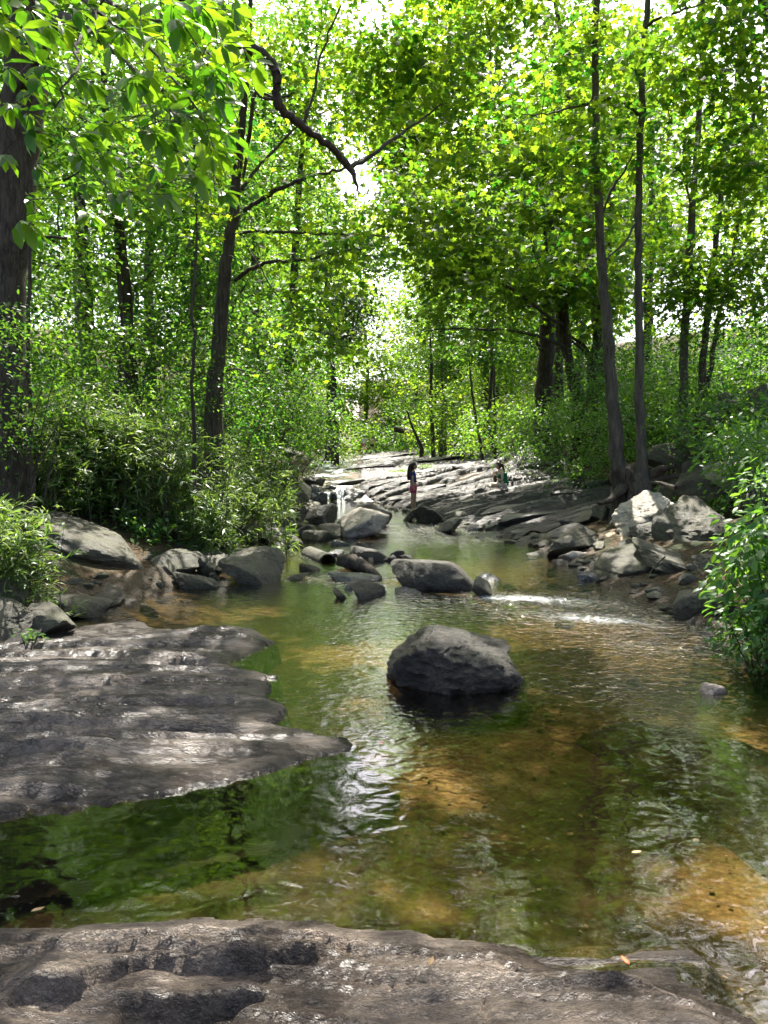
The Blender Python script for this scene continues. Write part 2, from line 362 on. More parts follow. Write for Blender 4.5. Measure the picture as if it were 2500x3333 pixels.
silt_shade_ = np.clip(patch([(100, 2850, 1.2, .9), (500, 2800, 1.0, .8), (900, 2800, .6, .55), (1150, 2880, .5, .35), (2000, 2900, .5, .3), (2200, 3000, .5, .4), (1500, 2880, .4, .3), (2100, 2500, .9, .6), (1700, 2700, .6, .4)], bx, by) * 1.6 + nn - .15, 0, 1) * .92  # dark silt patches that also paint in the near pool's shade
silt_shade_ = np.maximum(silt_shade_, .75 * sst(.06, -.02, E2)); sand_ = sand_ * sst(-.03, .08, E2)  # strip along the edge darkened too, shade of the beach put into the colour
tag(link('stream_bed', grid_mesh('stream_bed', bx, by, bz, {'sand': sand_, 'silt_shade': silt_shade_}, keep=(E2 > -0.45)), M['bed']), kind='structure')

# ------------------------------------------------------------------ slabs of bedrock in the foreground
def poly_sd(PX, PY, poly):
    P = np.asarray(poly, float)[:, :2]; n = len(P); best = np.full(PX.shape, 1e9); ins = np.zeros(PX.shape, bool)
    for i in range(n):
        a, b = P[i], P[(i + 1) % n]; ex, ey = b - a; wx, wy = PX - a[0], PY - a[1]
        t = np.clip((wx * ex + wy * ey) / (ex * ex + ey * ey + 1e-12), 0, 1)
        best = np.minimum(best, np.hypot(wx - t * ex, wy - t * ey))
        c = ((a[1] <= PY) & (b[1] > PY)) | ((b[1] <= PY) & (a[1] > PY))
        xi = a[0] + (PY - a[1]) / (b[1] - a[1] + 1e-12) * ex
        ins ^= c & (PX < xi)
    return np.where(ins, best, -best)
def line_d(PX, PY, line):
    P = np.asarray(line, float)[:, :2]; best = np.full(PX.shape, 1e9)
    for a, b in zip(P[:-1], P[1:]):
        ex, ey = b - a; wx, wy = PX - a[0], PY - a[1]
        t = np.clip((wx * ex + wy * ey) / (ex * ex + ey * ey + 1e-12), 0, 1)
        best = np.minimum(best, np.hypot(wx - t * ex, wy - t * ey))
    return best
def pts(L, z=0.0): return [on(px, py, z) for px, py in L]
def strata(u, v, amp, freq, s, sharp=0.12):
    """overlapping sheets: slow fall along v, sharp rise at each sheet's edge."""
    w = v * freq + 1.6 * fbm(u * 0.55, v * 0.9, o=4, s=s) + 0.25 * fbm(u * 4, v * 6, o=3, s=s + 5)
    f = w - np.floor(w); lay = _h(np.floor(w), np.floor(w) * 0, np.floor(w) * 0, s)
    return amp * (0.4 + lay) * (np.where(f < sharp, f / sharp, 1 - (f - sharp) / (1 - sharp)) - .5)

def step(gx, gy, L, h, decay=.25, z=.1, seed=1, end=.06):
    """a sheet of rock that ends in a low broken face turned towards the bank."""
    P = np.array(pts(L, z)); P = P[np.argsort(P[:, 0])]; yc = np.interp(gx, P[:, 0], P[:, 1]) + .03 * (fbm(gx * 4, gx * 0 + seed, o=5, s=seed) - .5)
    m = sst(P[0, 0] - end, P[0, 0] + end * 3, gx) * sst(P[-1, 0] + end, P[-1, 0] - end * 3, gx) * (.5 + .7 * fbm(gx * 5, gx * 0, s=seed + 3)); t = gy - yc
    return m * h * (np.where(t > 0, sst(0, .012, t) * np.exp(-np.maximum(t, 0) / decay), 0) - .35 * np.exp(-np.maximum(-t, 0) / .035) * (t <= 0))
left_poly = pts([(-700, 2720), (0, 2668), (70, 2655), (85, 2630), (380, 2617), (600, 2572), (800, 2535), (900, 2503), (1060, 2462), (1155, 2438), (1125, 2405), (1050, 2393), (930, 2378), (870, 2362),
                 (905, 2345), (925, 2315), (905, 2290), (860, 2270), (880, 2235), (820, 2215), (890, 2205), (800, 2180), (740, 2160), (800, 2140), (895, 2092), (850, 2070), (760, 2048), (690, 2038), (620, 2055),
                 (500, 2045), (430, 2014), (330, 2030), (270, 2040), (100, 2062), (-100, 2085), (-900, 2100)])
gx, gy = np.meshgrid(np.arange(-5.6, 0.4, .022), np.arange(3.2, 9.2, .022))
sd = poly_sd(gx, gy, left_poly) + 0.13 * (fbm(gx * 3.5, gy * 10, o=5, s=31) - .5) + .05 * (fbm(gx * 14, gy * 26, o=3, s=36) - .5)
u, v = gx * cos(.12) + gy * sin(.12), -gx * sin(.12) + gy * cos(.12)
top = 0.018 + 0.03 * sst(0, .12, sd) + 0.035 * sst(0, .9, sd) + 0.05 * (fbm(u * .8, v * 1.6, o=3, s=41) - .45) - .05 * sst(5.6, 7.2, gy)
rel = strata(u * .7, v, 0.055, 2.3, 51, .05) + strata(u * .5, v, 0.030, 6.0, 61, .06) + strata(u * .8, v, 0.012, 15.0, 63, .1) + 0.022 * (fbm(u * 4, v * 16, o=4, s=71) - .5)
z = top + rel * sst(0, .35, sd)
for L, h, dc_ in (([(400, 2152), (520, 2160), (640, 2167), (720, 2158)], .06, .25), ([(-50, 2378), (140, 2390), (240, 2380)], .05, .3), ([(680, 2315), (770, 2311)], .035, .15), ([(480, 2218), (600, 2224), (720, 2214)], .03, .2), ([(0, 2230), (200, 2226), (420, 2236)], .03, .3),
                  ([(-40, 2500), (150, 2497), (320, 2506)], .045, .3), ([(-40, 2568), (200, 2572), (320, 2562)], .06, .25), ([(330, 2395), (450, 2401), (560, 2404)], .02, .2), ([(560, 2290), (700, 2280), (850, 2286)], .02, .2), ([(100, 2310), (300, 2318), (480, 2306)], .022, .25), ([(250, 2130), (420, 2124)], .03, .2)):
    z = z + step(gx, gy, L, h, dc_, .06, int(L[0][0] + L[0][1]))
for L, w, dp in (([(850, 2478), (950, 2490), (1000, 2492)], .012, .03),):
    dl = line_d(gx, gy, pts(L, .08)) + 0.02 * (fbm(gx * 9, gy * 9, s=7) - .5); z = z - dp * np.exp(-(dl / w) ** 2)
z = np.where(sd > 0, np.maximum(z, 0.012 * sst(0, .05, sd)), -0.30 * sst(0, -.10, sd) - .004)
lump = on(930, 2060)[:2] * 0 + on(700, 2085)[:2]
z = z + 0.10 * np.exp(-(((gx - lump[0]) / .75) ** 2 + ((gy - lump[1]) / .22) ** 2)) * sst(-.02, .12, sd) * (0.6 + fbm(gx * 5, gy * 12, s=91))
tag(link('rock_slab', grid_mesh('left_slab', gx, gy, z, keep=sd > -.24), M['slab']),
    'broad low slab of wet grey bedrock with ragged edges lying in the pool at the left', 'rock slab')

near_poly = pts([(-900, 3060), (0, 3040), (340, 3040), (560, 3026), (640, 3020), (850, 3032), (1100, 3042), (1250, 3048), (1330, 3050), (1420, 3078), (1600, 3090), (1680, 3105), (1777, 3172), (1950, 3180), (2080, 3203), (2290, 3278), (2430, 3335), (2700, 3600), (3000, 5200), (-2000, 5200)])
gx, gy = np.meshgrid(np.arange(-2.9, 2.4, .013), np.concatenate([np.arange(-1.4, 1.7, .06), np.arange(1.7, 3.0, .011)]))
sd = poly_sd(gx, gy, near_poly) + 0.03 * (fbm(gx * 7, gy * 7, o=4, s=33) - .5)
dome = 0.09 * sst(.2, 1.2, gx + .3) * sst(0, .35, sd)
z = 0.02 + 0.10 * sst(0, .35, sd) + dome + 0.04 * (fbm(gx * 1.5, gy * 3, o=3, s=43) - .5)
z += (strata(gx * .8, gy + .12 * gx, .030, 5.0, 53, .05) + strata(gx * .6, gy + .2 * gx, .016, 13.0, 55, .07) + 0.03 * (fbm(gx * 6, gy * 16, o=4, s=73) - .5) + 0.014 * (fbm(gx * 20, gy * 36, o=3, s=74) - .5)) * sst(0, .15, sd)
Z6 = lambda L: pts([(a * .7535, 2600 + b * .7535) for a, b in L], .1)
Z7 = lambda L: pts([(1250 + a * .7535, 2600 + b * .7535) for a, b in L], .14)
ZS = lambda L: [(a * .7535, 2600 + b * .7535) for a, b in L]
ZT = lambda L: [(1250 + a * .7535, 2600 + b * .7535) for a, b in L]
for L, h, dc_ in ((ZS([(-80, 960), (0, 925), (60, 885), (130, 862), (300, 880), (400, 825), (550, 768), (650, 757), (800, 772), (1000, 775), (1150, 762), (1300, 742), (1500, 712)]), .055, .5), (ZS([(850, 800), (1000, 806), (1200, 792), (1330, 768)]), .022, .2),
                  (ZS([(480, 905), (700, 908), (850, 902), (1000, 878), (1170, 845)]), .032, .3), (ZS([(500, 850), (700, 842), (900, 848)]), .016, .2), (ZS([(250, 905), (300, 885), (420, 835)]), .015, .2), (ZT([(-30, 945), (80, 925), (200, 905), (320, 918)]), .03, .25), (ZT([(560, 935), (700, 915), (850, 922)]), .018, .2), (ZT([(0, 905), (150, 880), (260, 888)]), .014, .2)):
    z = z + step(gx, gy, L, h, dc_, .1, int(L[0][0] + L[0][1]), .05)
for L, w, dp in (
                 (Z6([(170, 625), (230, 612)]), .006, .02), (Z6([(1110, 610), (1200, 618), (1245, 660)]), .007, .025), (Z6([(280, 890), (400, 835)]), .008, .03),
                 (Z7([(235, 655), (330, 680), (400, 710), (500, 760), (512, 782)]), .006, .035), (Z7([(112, 680), (60, 750), (20, 800)]), .006, .03),
                 (Z7([(430, 870), (450, 973)]), .008, .03), (Z7([(-20, 700), (150, 660), (240, 652)]), .01, .02), (Z7([(1180, 870), (1290, 930)]), .01, .03)):
    dl = line_d(gx, gy, L) + 0.012 * (fbm(gx * 18, gy * 18, s=8) - .5); z = z - dp * .9 * np.exp(-np.abs(dl) / (w * .38))
pool = poly_sd(gx, gy, Z6([(520, 920), (700, 925), (850, 905), (950, 880), (1150, 850), (1130, 880), (1000, 940), (900, 985), (500, 985)]))
z = np.where(pool > -.02, z - .13 * sst(-.02, .05, pool), z)
z = np.where(sd > 0, np.maximum(z, 0.01 * sst(0, .03, sd)) if False else z, -0.25 * sst(0, -.16, sd) + .02)
z = np.where((sd > 0) & (pool < -.03) & (sd < .12), np.maximum(z, .012), z)
near = link('rock_slab', grid_mesh('near_slab', gx, gy, z, keep=sd > -.16), M['slabn'])
tag(near, 'grey and tan bedrock slab with long dark cracks along the bottom edge of the pool', 'rock slab')

def wet_shelf(poly, label, h, seed, res=.015, mat='slab', nm='rock_slab', cat='rock slab'):
    P = np.asarray(poly)[:, :2]; lo, hi = P.min(0) - .25, P.max(0) + .25
    gx, gy = np.meshgrid(np.arange(lo[0], hi[0], res), np.arange(lo[1], hi[1], res))
    sd = poly_sd(gx, gy, poly) + 0.04 * (fbm(gx * 6, gy * 6, o=4, s=seed) - .5)
    z = h[0] + (h[1] - h[0]) * sst(0, .3, sd) + .03 * (fbm(gx * 3, gy * 8, o=4, s=seed + 3) - .5) + strata(gx, gy, .02, 5, seed)
    z = np.where(sd > 0, z, h[0] - .25 * sst(0, -.2, sd))
    return tag(link(nm, grid_mesh(nm, gx, gy, z, keep=sd > -.2), M[mat]), label, cat)
wet_shelf(pts([(1700, 3120), (1850, 3132), (2003, 3118), (2120, 3095), (2235, 3080), (2290, 3140), (2282, 3262), (2200, 3290), (1900, 3240)]), 'low wet shelf of rock with a rough dark end behind the near slab', (.0, .05), 101)
# two shelves that lie under the water and show through it
wet_shelf(pts([(1560, 3105), (1800, 3060), (2000, 3045), (2150, 3080), (2000, 3160), (1700, 3170)], -.08), 'smooth tan rock shelf just under the water behind the near slab', (-.12, -.05), 111, .02, 'sunk', 'submerged_rock', 'rock')
wet_shelf(pts([(1900, 2330), (2060, 2390), (2300, 2520), (2560, 2680), (2700, 2500), (2500, 2380), (2250, 2330), (2050, 2290)], -.1), 'large flat dark rock under the water at the right edge of the pool', (-.24, -.12), 121, .025, 'sunk', 'submerged_rock', 'rock')

# ------------------------------------------------------------------ the layered ledge that the stream slides down beside
def ledge_z(x, y):
    b = ground(x, y)
    u = x * cos(.36) + y * sin(.36); v = -x * sin(.36) + y * cos(.36)
    k = 1 - sst(40, 70, y) * .4
    r = strata(u * .45, v, .20, 1.25, 201, .12) * k + strata(u * .6, v, .10, 2.9, 211, .22) * k + strata(u * .6, v, .02, 6, 221, .4) + .06 * (fbm(u * 1.2, v * 4, o=4, s=231) - .5)
    return b + .07 + r * (1 + .0 * x), u, v
gx, gy = np.meshgrid(np.arange(-8.0, 13.0, .055), axis([(15.6, 31, .055), (31, 50, .12), (50, 88, .3)]))
xr = np.interp(gy, Yk, XR); xl = np.interp(gy, Yk, XL)
Wd = np.interp(gy, [15.6, 17, 20, 24, 30, 45, 70, 88], [3.2, 3.6, 5.2, 6.0, 8.6, 9.4, 9.0, 8.0])
t = gx - xr; n = 1.2 * (fbm(gx * .6, gy * .6, o=4, s=241) - .5)
inr = np.minimum(t + .25, Wd - t + n)
z, u_, v_ = ledge_z(gx, gy)
z = np.where(inr > 0, z - .35 * sst(.5, 0, inr), z - .35 - .3 * sst(0, -.3, inr))
M['ledge'] = rock_mat('layered_ledge', (0.018, 0.0165, 0.0135), (0.070, 0.064, 0.054), (0.17, 0.157, 0.132), (0.38, 0.65), 0.9, (0.3, 2.0, 2.0), (0, 0, -0.62), tint=(0.075, 0.066, 0.052), scale=1.2, spec=0.4, vary=0)
keep = (inr > -.35)
ledge = tag(link('bedrock_ledge', grid_mesh('bedrock_ledge', gx, gy, z, keep=keep), M['ledge']), kind='structure')

# upper stream: rock slide under a film of running water
gx, gy = np.meshgrid(np.arange(-9.0, 1.0, .06), axis([(26.6, 50, .1), (50, 90, .3)]))
xr = np.interp(gy, Yk, XR); xl = np.interp(gy, Yk, XL); e = np.minimum(xr + .8 - gx, gx - xl + .6)
z = np.interp(gy, Yk, WL) + strata(gx * .5, gy - .25 * gx, .11, .8, 301, .1) + strata(gx, gy, .04, 2.5, 311, .1) + .05 * (fbm(gx * 2, gy * 2, o=4, s=321) - .5) - .04
fall = sst(27.5, 26.75, gy); z = z * (1 - fall) + (.15 + .2 * fbm(gx * 2, gy * 2, s=17)) * fall
tag(link('rock_slide_bed', grid_mesh('rock_slide_bed', gx, gy, z - .12 * (gy > 27.5), keep=e > 0), M['wet']), kind='structure')

# ------------------------------------------------------------------ water
def water_mat(name, tint=(0.86, 0.78, 0.55)):
    s = NT(name); v = s.coord((1, 1.15, 1)); chop = s.attr('chop'); foam_sparkle = s.attr('foam_sparkle')
    a = s.noise(v, 3.4, 1, 0.5, 0.8); b = s.noise(v, 10.0, 1, 0.5, 0.6); c = s.noise(v, 24.0, 4, 0.65, 0.6)
    h = s.math('ADD', s.math('MULTIPLY', a, 0.0060), s.math('MULTIPLY', b, 0.0016))
    h = s.math('ADD', h, s.math('MULTIPLY', s.math('MULTIPLY', b, chop), 0.045))
    h = s.math('ADD', h, s.math('MULTIPLY', c, s.math('ADD', 0.00002, s.math('MULTIPLY', chop, 0.010))))
    nrm = s.bump(h, 1.0, 1.0)
    tr = s.n('ShaderNodeBsdfTransparent'); tr.inputs[0].default_value = (*tint, 1)
    gl = s.n('ShaderNodeBsdfGlossy'); gl.inputs['Roughness'].default_value = 0.012; s.l(nrm, gl.inputs['Normal'])
    fr = s.n('ShaderNodeFresnel'); fr.inputs[0].default_value = 1.7; s.l(nrm, fr.inputs['Normal'])
    mx = s.n('ShaderNodeMixShader'); s.l(s.math('MULTIPLY', fr.outputs[0], 1.6, clamp=True), mx.inputs[0]); s.l(tr.outputs[0], mx.inputs[1]); s.l(gl.outputs[0], mx.inputs[2])
    v2 = s.coord((.7, 2.2, 1), (0, 0, .3)); d = s.noise(v2, 13.0, 8, 0.85, 2.0)
    fm = s.math('MULTIPLY', s.ramp(s.math('ADD', d, s.math('MULTIPLY', s.math('SUBTRACT', foam_sparkle, 0.5), 0.42)), [(0.46, 0.0), (0.60, 1.0)]), s.math('GREATER_THAN', foam_sparkle, 0.06), clamp=True)
    wp = s.principled((0.74, 0.77, 0.78), 0.4, nrm)
    m2 = s.n('ShaderNodeMixShader'); s.l(fm, m2.inputs[0]); s.l(mx.outputs[0], m2.inputs[1]); s.l(wp, m2.inputs[2])
    return s.done(m2.outputs[0])
M['water'] = water_mat('stream_water'); M['white'] = water_mat('falling_water', (0.9, 0.93, 0.9))
gx, gy = np.meshgrid(axis([(-9, 9.01, .06)]), axis([(-4, 12, .06), (12, 26.95, .09)]))
wl = np.interp(gy, Yk, WL); xr = np.interp(gy, Yk, XR); xl = np.interp(gy, Yk, XL)
def blob(px, py, rx, ry, a=1.0, rot=0.0):
    c = on(px, py, .03)
    for _ in range(8): c = on(px, py, wz(c[1]))
    dx, dy = gx - c[0], gy - c[1]
    p, q = dx * cos(rot) + dy * sin(rot), -dx * sin(rot) + dy * cos(rot)
    return a * np.exp(-((p / rx) ** 2 + (q / ry) ** 2))
chop = .02 + blob(1900, 1985, 1.3, 1.3) + blob(1620, 1950, .9, .6, .7) + blob(2150, 2080, .9, .9, .7) + blob(1500, 1745, 1.5, 1.6) + blob(1350, 1720, 1.2, .8, .7) + blob(1080, 1640, 1.2, 1.5, .9) \
    + blob(1000, 1880, .9, .35, .7) + blob(1250, 1895, .8, .35, .7) + blob(2000, 2230, 1.0, .7, .35) + blob(1150, 2300, .8, .5, .25) + blob(1280, 1640, 1, 1, .5) + blob(950, 1810, .6, .6, .5)
chop = np.clip(chop + .13 * sst(4.5, 8, gy), 0, 1)
foam_sparkle = blob(1790, 1950, 1.1, .30, .27, -.3) + blob(1960, 2020, .8, .28, .28, -.4) + blob(2180, 2110, .9, .16, .26, -.5) + blob(1620, 1945, .6, .3, .24) + blob(1850, 1990, 1.4, .9, .20, -.3) + blob(1540, 1738, 1.2, .9, .28, .3) + blob(1400, 1715, 1.0, .8, .26) \
    + blob(1090, 1625, .9, .9, 1.2) + blob(1230, 1632, 1.0, .5, .42) + blob(985, 1885, .5, .16, .30) + blob(1180, 1880, .7, .14, .30) + blob(1150, 2270, .6, .1, .2) + blob(1010, 1806, .4, .15, .4) + blob(1400, 1905, .3, .1, .3)  # besides foam, the riffle's white specks paint in sun sparkle
zz = wl + chop * chop * .045 * (fbm(gx * 3.5, gy * 3.0, o=4, s=401) - .5) * 2 + .0015 * (fbm(gx * 1.3, gy * 1.3, s=403) - .5)
edge = np.minimum(xr - gx, gx - xl)
w = link('stream_water', grid_mesh('stream_water', gx, gy, zz, {'chop': chop, 'foam_sparkle': np.clip(foam_sparkle, 0, 1)}, keep=edge > -1.6), M['water'])
tag(w, kind='structure')
# small pool held in the near slab
pg = pts([(350, 3285), (640, 3275), (880, 3225), (870, 3300), (700, 3420), (350, 3420)], .03)
Vp = np.array([(p[0], p[1], .035) for p in pg]); me = bpy.data.meshes.new('rock_pool_water'); me.from_pydata([tuple(p) for p in Vp], [], [tuple(range(len(Vp)))])
tag(link('rock_pool_water', me, M['water']), kind='structure')
# film of water sliding down the upper rocks, and the little fall
gx, gy = np.meshgrid(np.arange(-9.0, .4, .06), axis([(27.35, 50, .1), (50, 90, .3)]))
xr = np.interp(gy, Yk, XR); xl = np.interp(gy, Yk, XL); e = np.minimum(xr + .35 - gx + .8 * (fbm(gx, gy * .5, s=9) - .5), gx - xl + .3)
rs = fbm(gx * 1.6, gy * .5, o=4, s=411)
z = np.interp(gy, Yk, WL) - .03 + .10 * (fbm(gx * .9, gy * .7, o=3, s=412) - .5) * 2 + .02 * rs
up = link('upper_stream_water', grid_mesh('upper_stream_water', gx, gy, z, {'chop': gx * 0 + .8, 'foam_sparkle': np.clip((rs - .42) * 2.2, 0, .8) * sst(0, .5, e)}, keep=e > 0), M['water'])
tag(up, kind='structure')
def fall_sheet(px0, px1, d0, z0, d1, z1, seed):
    n, m = 26, 22; a = np.linspace(0, 1, n); b = np.linspace(0, 1, m); A, B = np.meshgrid(a, b)
    x0, x1 = at(px0, 1600, d0)[0], at(px1, 1600, d0)[0]
    gx = x0 + (x1 - x0) * A * (1 + .15 * B) - B * .12; gy = d0 + (d1 - d0) * (B ** .6); gzz = z0 + (z1 - z0) * (B ** 1.5)
    r = fbm(gx * 14, B * 2, o=3, s=seed); gy = gy - .12 * r; 
    o = link('waterfall', grid_mesh('waterfall', gx, gy, gzz, {'chop': gx * 0 + 1, 'foam_sparkle': np.clip(.8 + r * .6 - .3 * np.abs(A - .5), 0, 1)}), M['white'])
    return o
f1 = fall_sheet(1100, 1148, 27.2, .84, 26.3, .25, 421); tag(f1, 'thin white cascade spilling between dark rocks into the upper pool', 'waterfall')
f2 = fall_sheet(1055, 1080, 27.0, .62, 26.4, .26, 431); tag(f2, 'short narrow spill of white water left of the main cascade', 'waterfall')

def hit(px, py, d0=13.0, d1=80.0):     # where the line of sight first meets the ledge
    d = np.arange(d0, d1, .1); r = ray(px, py); x = r[0] / r[1] * d; zr = EYE + r[2] / r[1] * d
    xr = np.interp(d, Yk, XR); zl = ledge_z(x, d)[0]; b = (zr < zl) & (x > xr - .2)
    return float(d[np.argmax(b)]) if b.any() else d1

rp = np.random.default_rng(19); Dp = np.array([[0, 0, 1], [0, 0, -1], [1, 0, 0], [-1, 0, 0], [0, 1, 0], [0, -1, 0], [.6, .6, .5], [-.6, .6, .5], [.6, -.6, .5], [-.6, -.6, .5]])
Fp = np.array([[0, 6, 7], [0, 8, 6], [0, 9, 8], [0, 7, 9], [6, 2, 4], [6, 4, 7], [7, 4, 3], [8, 2, 6], [9, 5, 8], [8, 5, 2], [7, 3, 9], [9, 3, 5]]); parts = []
for i in range(3000):
    y = 2.3 + rp.random() ** 1.5 * 9; x = rp.uniform(-3.5, 4.2)
    if fbm(np.array([x * .8]), np.array([y * .8]), s=77)[0] < .46: continue
    if min(np.interp(y, Yk, XR) - x, x - np.interp(y, Yk, XL)) < 0: continue
    r = rp.uniform(.004, .011) * (1 + (y > 4) * .6) * (1.8 if rp.random() < .05 else 1); a = rp.uniform(0, 6.3); V = (Dp + rp.normal(0, .12, Dp.shape)) * r * [1.4, 1, .42]
    V = V @ np.array([[cos(a), -sin(a), 0], [sin(a), cos(a), 0], [0, 0, 1]]).T; parts.append((V + [x, y, gz(x, y) + .016 + r * .2], Fp))
V, F = join(parts)
s_ = NT('bed_pebbles'); gm = s_.n('ShaderNodeNewGeometry'); M['pebble'] = s_.done(s_.principled(s_.ramp(gm.outputs['Random Per Island'], [(0.0, (.04, .028, .015)), (.4, (.13, .09, .05)), (.75, (.24, .17, .10)), (1.0, (.40, .30, .20))]), .7))
tag(link('bed_pebbles', np_mesh('bed_pebbles', V, F, True), M['pebble']), 'small pebbles lying on the bed of the pool', 'pebbles', kind='stuff')
# ------------------------------------------------------------------ stones
_ICO = {}
def ico(sub):
    if sub not in _ICO:
        bm = bmesh.new(); bmesh.ops.create_icosphere(bm, subdivisions=sub, radius=1.0)
        _ICO[sub] = (np.array([v.co[:] for v in bm.verts]), np.array([[v.index for v in f.verts] for f in bm.faces])); bm.free()
    return _ICO[sub]
def rock_shape(seed, sub=4, planes=13, p=16, noise=.16, rot=(0, 0, 0), prop=(1, 1, 1), back=0, extra=None):
    r = np.random.default_rng(seed); D, F = ico(sub)
    N = r.normal(size=(planes, 3)); N /= np.linalg.norm(N, axis=1)[:, None]
    N = np.vstack([N, [[0, 0, 1], [0, 0, -1]]]); d = np.concatenate([r.uniform(.5, 1.0, planes), [r.uniform(.6, .9), .8]])
    if extra: ex = np.array(extra, float); N = np.vstack([N[:4], ex[:, :3] / np.linalg.norm(ex[:, :3], axis=1)[:, None]]); d = np.concatenate([d[:4] * 0 + 1.0, ex[:, 3]])
    q = np.maximum(D @ N.T, 0) / d; rad = (np.sum(q ** p, axis=1) + 1e-6) ** (-1 / p)
    rad = np.minimum(rad, 1.6); o = r.uniform(0, 50, 3)
    rad = rad * (1 + noise * 1.7 * (fbm(D[:, 0] * 1.3 + o[0], D[:, 1] * 1.3 + o[1], D[:, 2] * 1.3 + o[2], o=3, s=seed) - .5)
                 + noise * .95 * (fbm(D[:, 0] * 5 + o[1], D[:, 1] * 5 + o[2], D[:, 2] * 9 + o[0], o=4, s=seed + 1) - .5))
    st = np.floor((D @ (N[0]) * 1.0 * rad) * 5 + o[0]); rad = rad * (1 + .06 * (_h(st, st * 0, st * 0, seed) - .5))
    V = D * rad[:, None] * np.array(prop)
    if any(rot):
        from mathutils import Euler
        V = V @ np.array(Euler([radians(a) for a in rot]).to_matrix()).T
    V[:, 1] += back * V[:, 2]
    lo, hi = V.min(0), V.max(0); V = (V - (lo + hi) / 2) / ((hi - lo) / 2)
    return V, F
def stone(x0, x1, y0, y1, label=None, mat='boulder', d=None, depth=None, rot=(0, 0, 0), prop=(1, 1, 1), seed=0, sub=4, sink=.12, noise=.16, planes=13, cat='boulder', name=None, group=None, parent=None, kind=None, back=.35, p=16, extra=None):
    pc = (x0 + x1) / 2; zb = 0.0
    if d is None:
        d = 12.0
        for _ in range(12): d = .5 * d + .5 * on(pc, y1, wz(d))[1]; 
        zb = wz(d)
    else: zb = at(pc, y1, d)[2]
    wide = (x1 - x0) / FPX * d
    dp = depth if depth else wide * .75
    dc = d + dp * .5; wide = (x1 - x0) / FPX * dc
    top = at(pc, y0, dc)[2]
    zb2 = zb - sink; hh = max((top - zb2) / 2, .02)
    if not any(rot):
        q = np.random.default_rng(seed + 5); rot = (q.uniform(-25, 25), q.uniform(-22, 22), q.uniform(0, 60)); prop = (prop[0] * q.uniform(1, 1.5), prop[1], prop[2] * q.uniform(.65, .95))
    V, F = rock_shape(seed * 7 + 13, sub, planes, p, noise, rot, prop, back, extra)
    V = V * np.array([wide / 2 * (1.10 if d < 16 else 1.04), dp / 2, hh])
    c = np.array([at(pc, y1, dc)[0], dc, zb2 + hh])
    me = np_mesh(name or cat, V, F, True)
    me.set_sharp_from_angle(angle=radians(38))
    o = link(name or cat.replace(' ', '_'), me, M[mat], parent, tuple(c))
    if parent is None: tag(o, label, cat, group, kind)
    return o

S = stone
# in the pool and the near stream
S(1275, 1722, 2058, 2268, 'largest dark boulder standing alone in the pool, tapering to the left', 'dark', depth=.9, rot=(0, 1, 0), prop=(1.45, 1, .8), back=.15, p=30, noise=.26, extra=[(.24, -.12, .95, .46), (-.62, 0, .78, .60), (.95, -.2, .25, .95), (.62, -.3, .72, .74), (-.7, -.2, -.72, .85), (-.45, -.85, .1, .72), (.35, -.92, .1, .78), (.1, -.75, .65, .72), (0, 1, .3, .8), (0, 0, -1, .8), (-1, 0, .1, 1.0)], seed=15, sub=6, sink=.25, planes=16)
S(1290, 1400, 2095, 2180, 'knobbly dark stone leaning against the left end of the largest pool boulder', 'dark', d=5.75, depth=.4, seed=12, sub=4, sink=.2)
S(1283, 1545, 1822, 1922, 'broad block with a pale sunlit top and black front in midstream', 'dark', depth=1.1, rot=(-4, 3, 0), prop=(1.5, 1, .8), back=.3, seed=21, sub=5, planes=9, noise=.12)
S(1535, 1606, 1876, 1940, 'small grey-blue stone tilted against the right end of the midstream block', 'boulder', depth=.35, rot=(10, 50, 0), prop=(1.4, 1, .8), seed=26)
S(1560, 1632, 1866, 1892, 'low dark stone in the riffle behind the grey-blue tilted one', 'wet', depth=.4, rot=(0, 12, 0), prop=(2, 1, .6), seed=27)
S(1103, 1262, 1652, 1754, 'pale sunlit boulder in the middle of the stream', 'pale', depth=1.3, rot=(0, -18, 10), prop=(1.1, 1, .9), back=0, p=18, extra=[(-.30, -.42, .86, .5), (.75, -.55, -.1, .75), (.65, -.1, .7, .72), (-.9, -.2, .35, .85), (0, 1, .3, .8), (0, 0, -1, .8), (-.2, -.95, -.3, .82)], seed=31, sub=5, planes=9, noise=.14)
S(1145, 1275, 1638, 1712, 'dark boulder right behind the pale sunlit one', 'dark', d=18.2, depth=.8, rot=(0, 30, 0), seed=32)
S(1133, 1262, 1778, 1826, 'long low rock with a light rim lying in front of the pale boulder', 'dark', rot=(0, 8, 0), prop=(1.8, 1, .8), seed=41)
S(1250, 1290, 1806, 1828, 'small dark rock at the right end of the long low rock', 'dark', seed=42)
S(1270, 1318, 1790, 1814, 'little black triangular rock right of the long low rock', 'dark', seed=43, planes=6)
S(1298, 1342, 1806, 1822, 'small grey speckled stone behind the midstream block', 'boulder', seed=44)
S(1163, 1192, 1812, 1832, 'tiny pale stone in front of the long low rock', 'pale', seed=45, sub=3, cat='stone')
S(1200, 1216, 1812, 1826, 'tiny yellowish stone beside the tiny pale one', 'tan', seed=46, sub=3, cat='stone')
S(1070, 1242, 1864, 1898, 'flat wet slab of stone half awash below the driftwood', 'wet', rot=(0, 3, 0), prop=(2, 1, .5), seed=47)
S(1143, 1255, 1890, 1955, 'slanting split stone with a bright top edge in the pool', 'dark', depth=.5, rot=(25, 24, 0), prop=(1.8, 1, .7), seed=48, planes=8, noise=.1)
S(1085, 1130, 1915, 1952, 'small black wedge of rock left of the slanting split stone', 'dark', depth=.3, rot=(0, 40, 30), prop=(1.5, 1, .7), seed=58, planes=9)
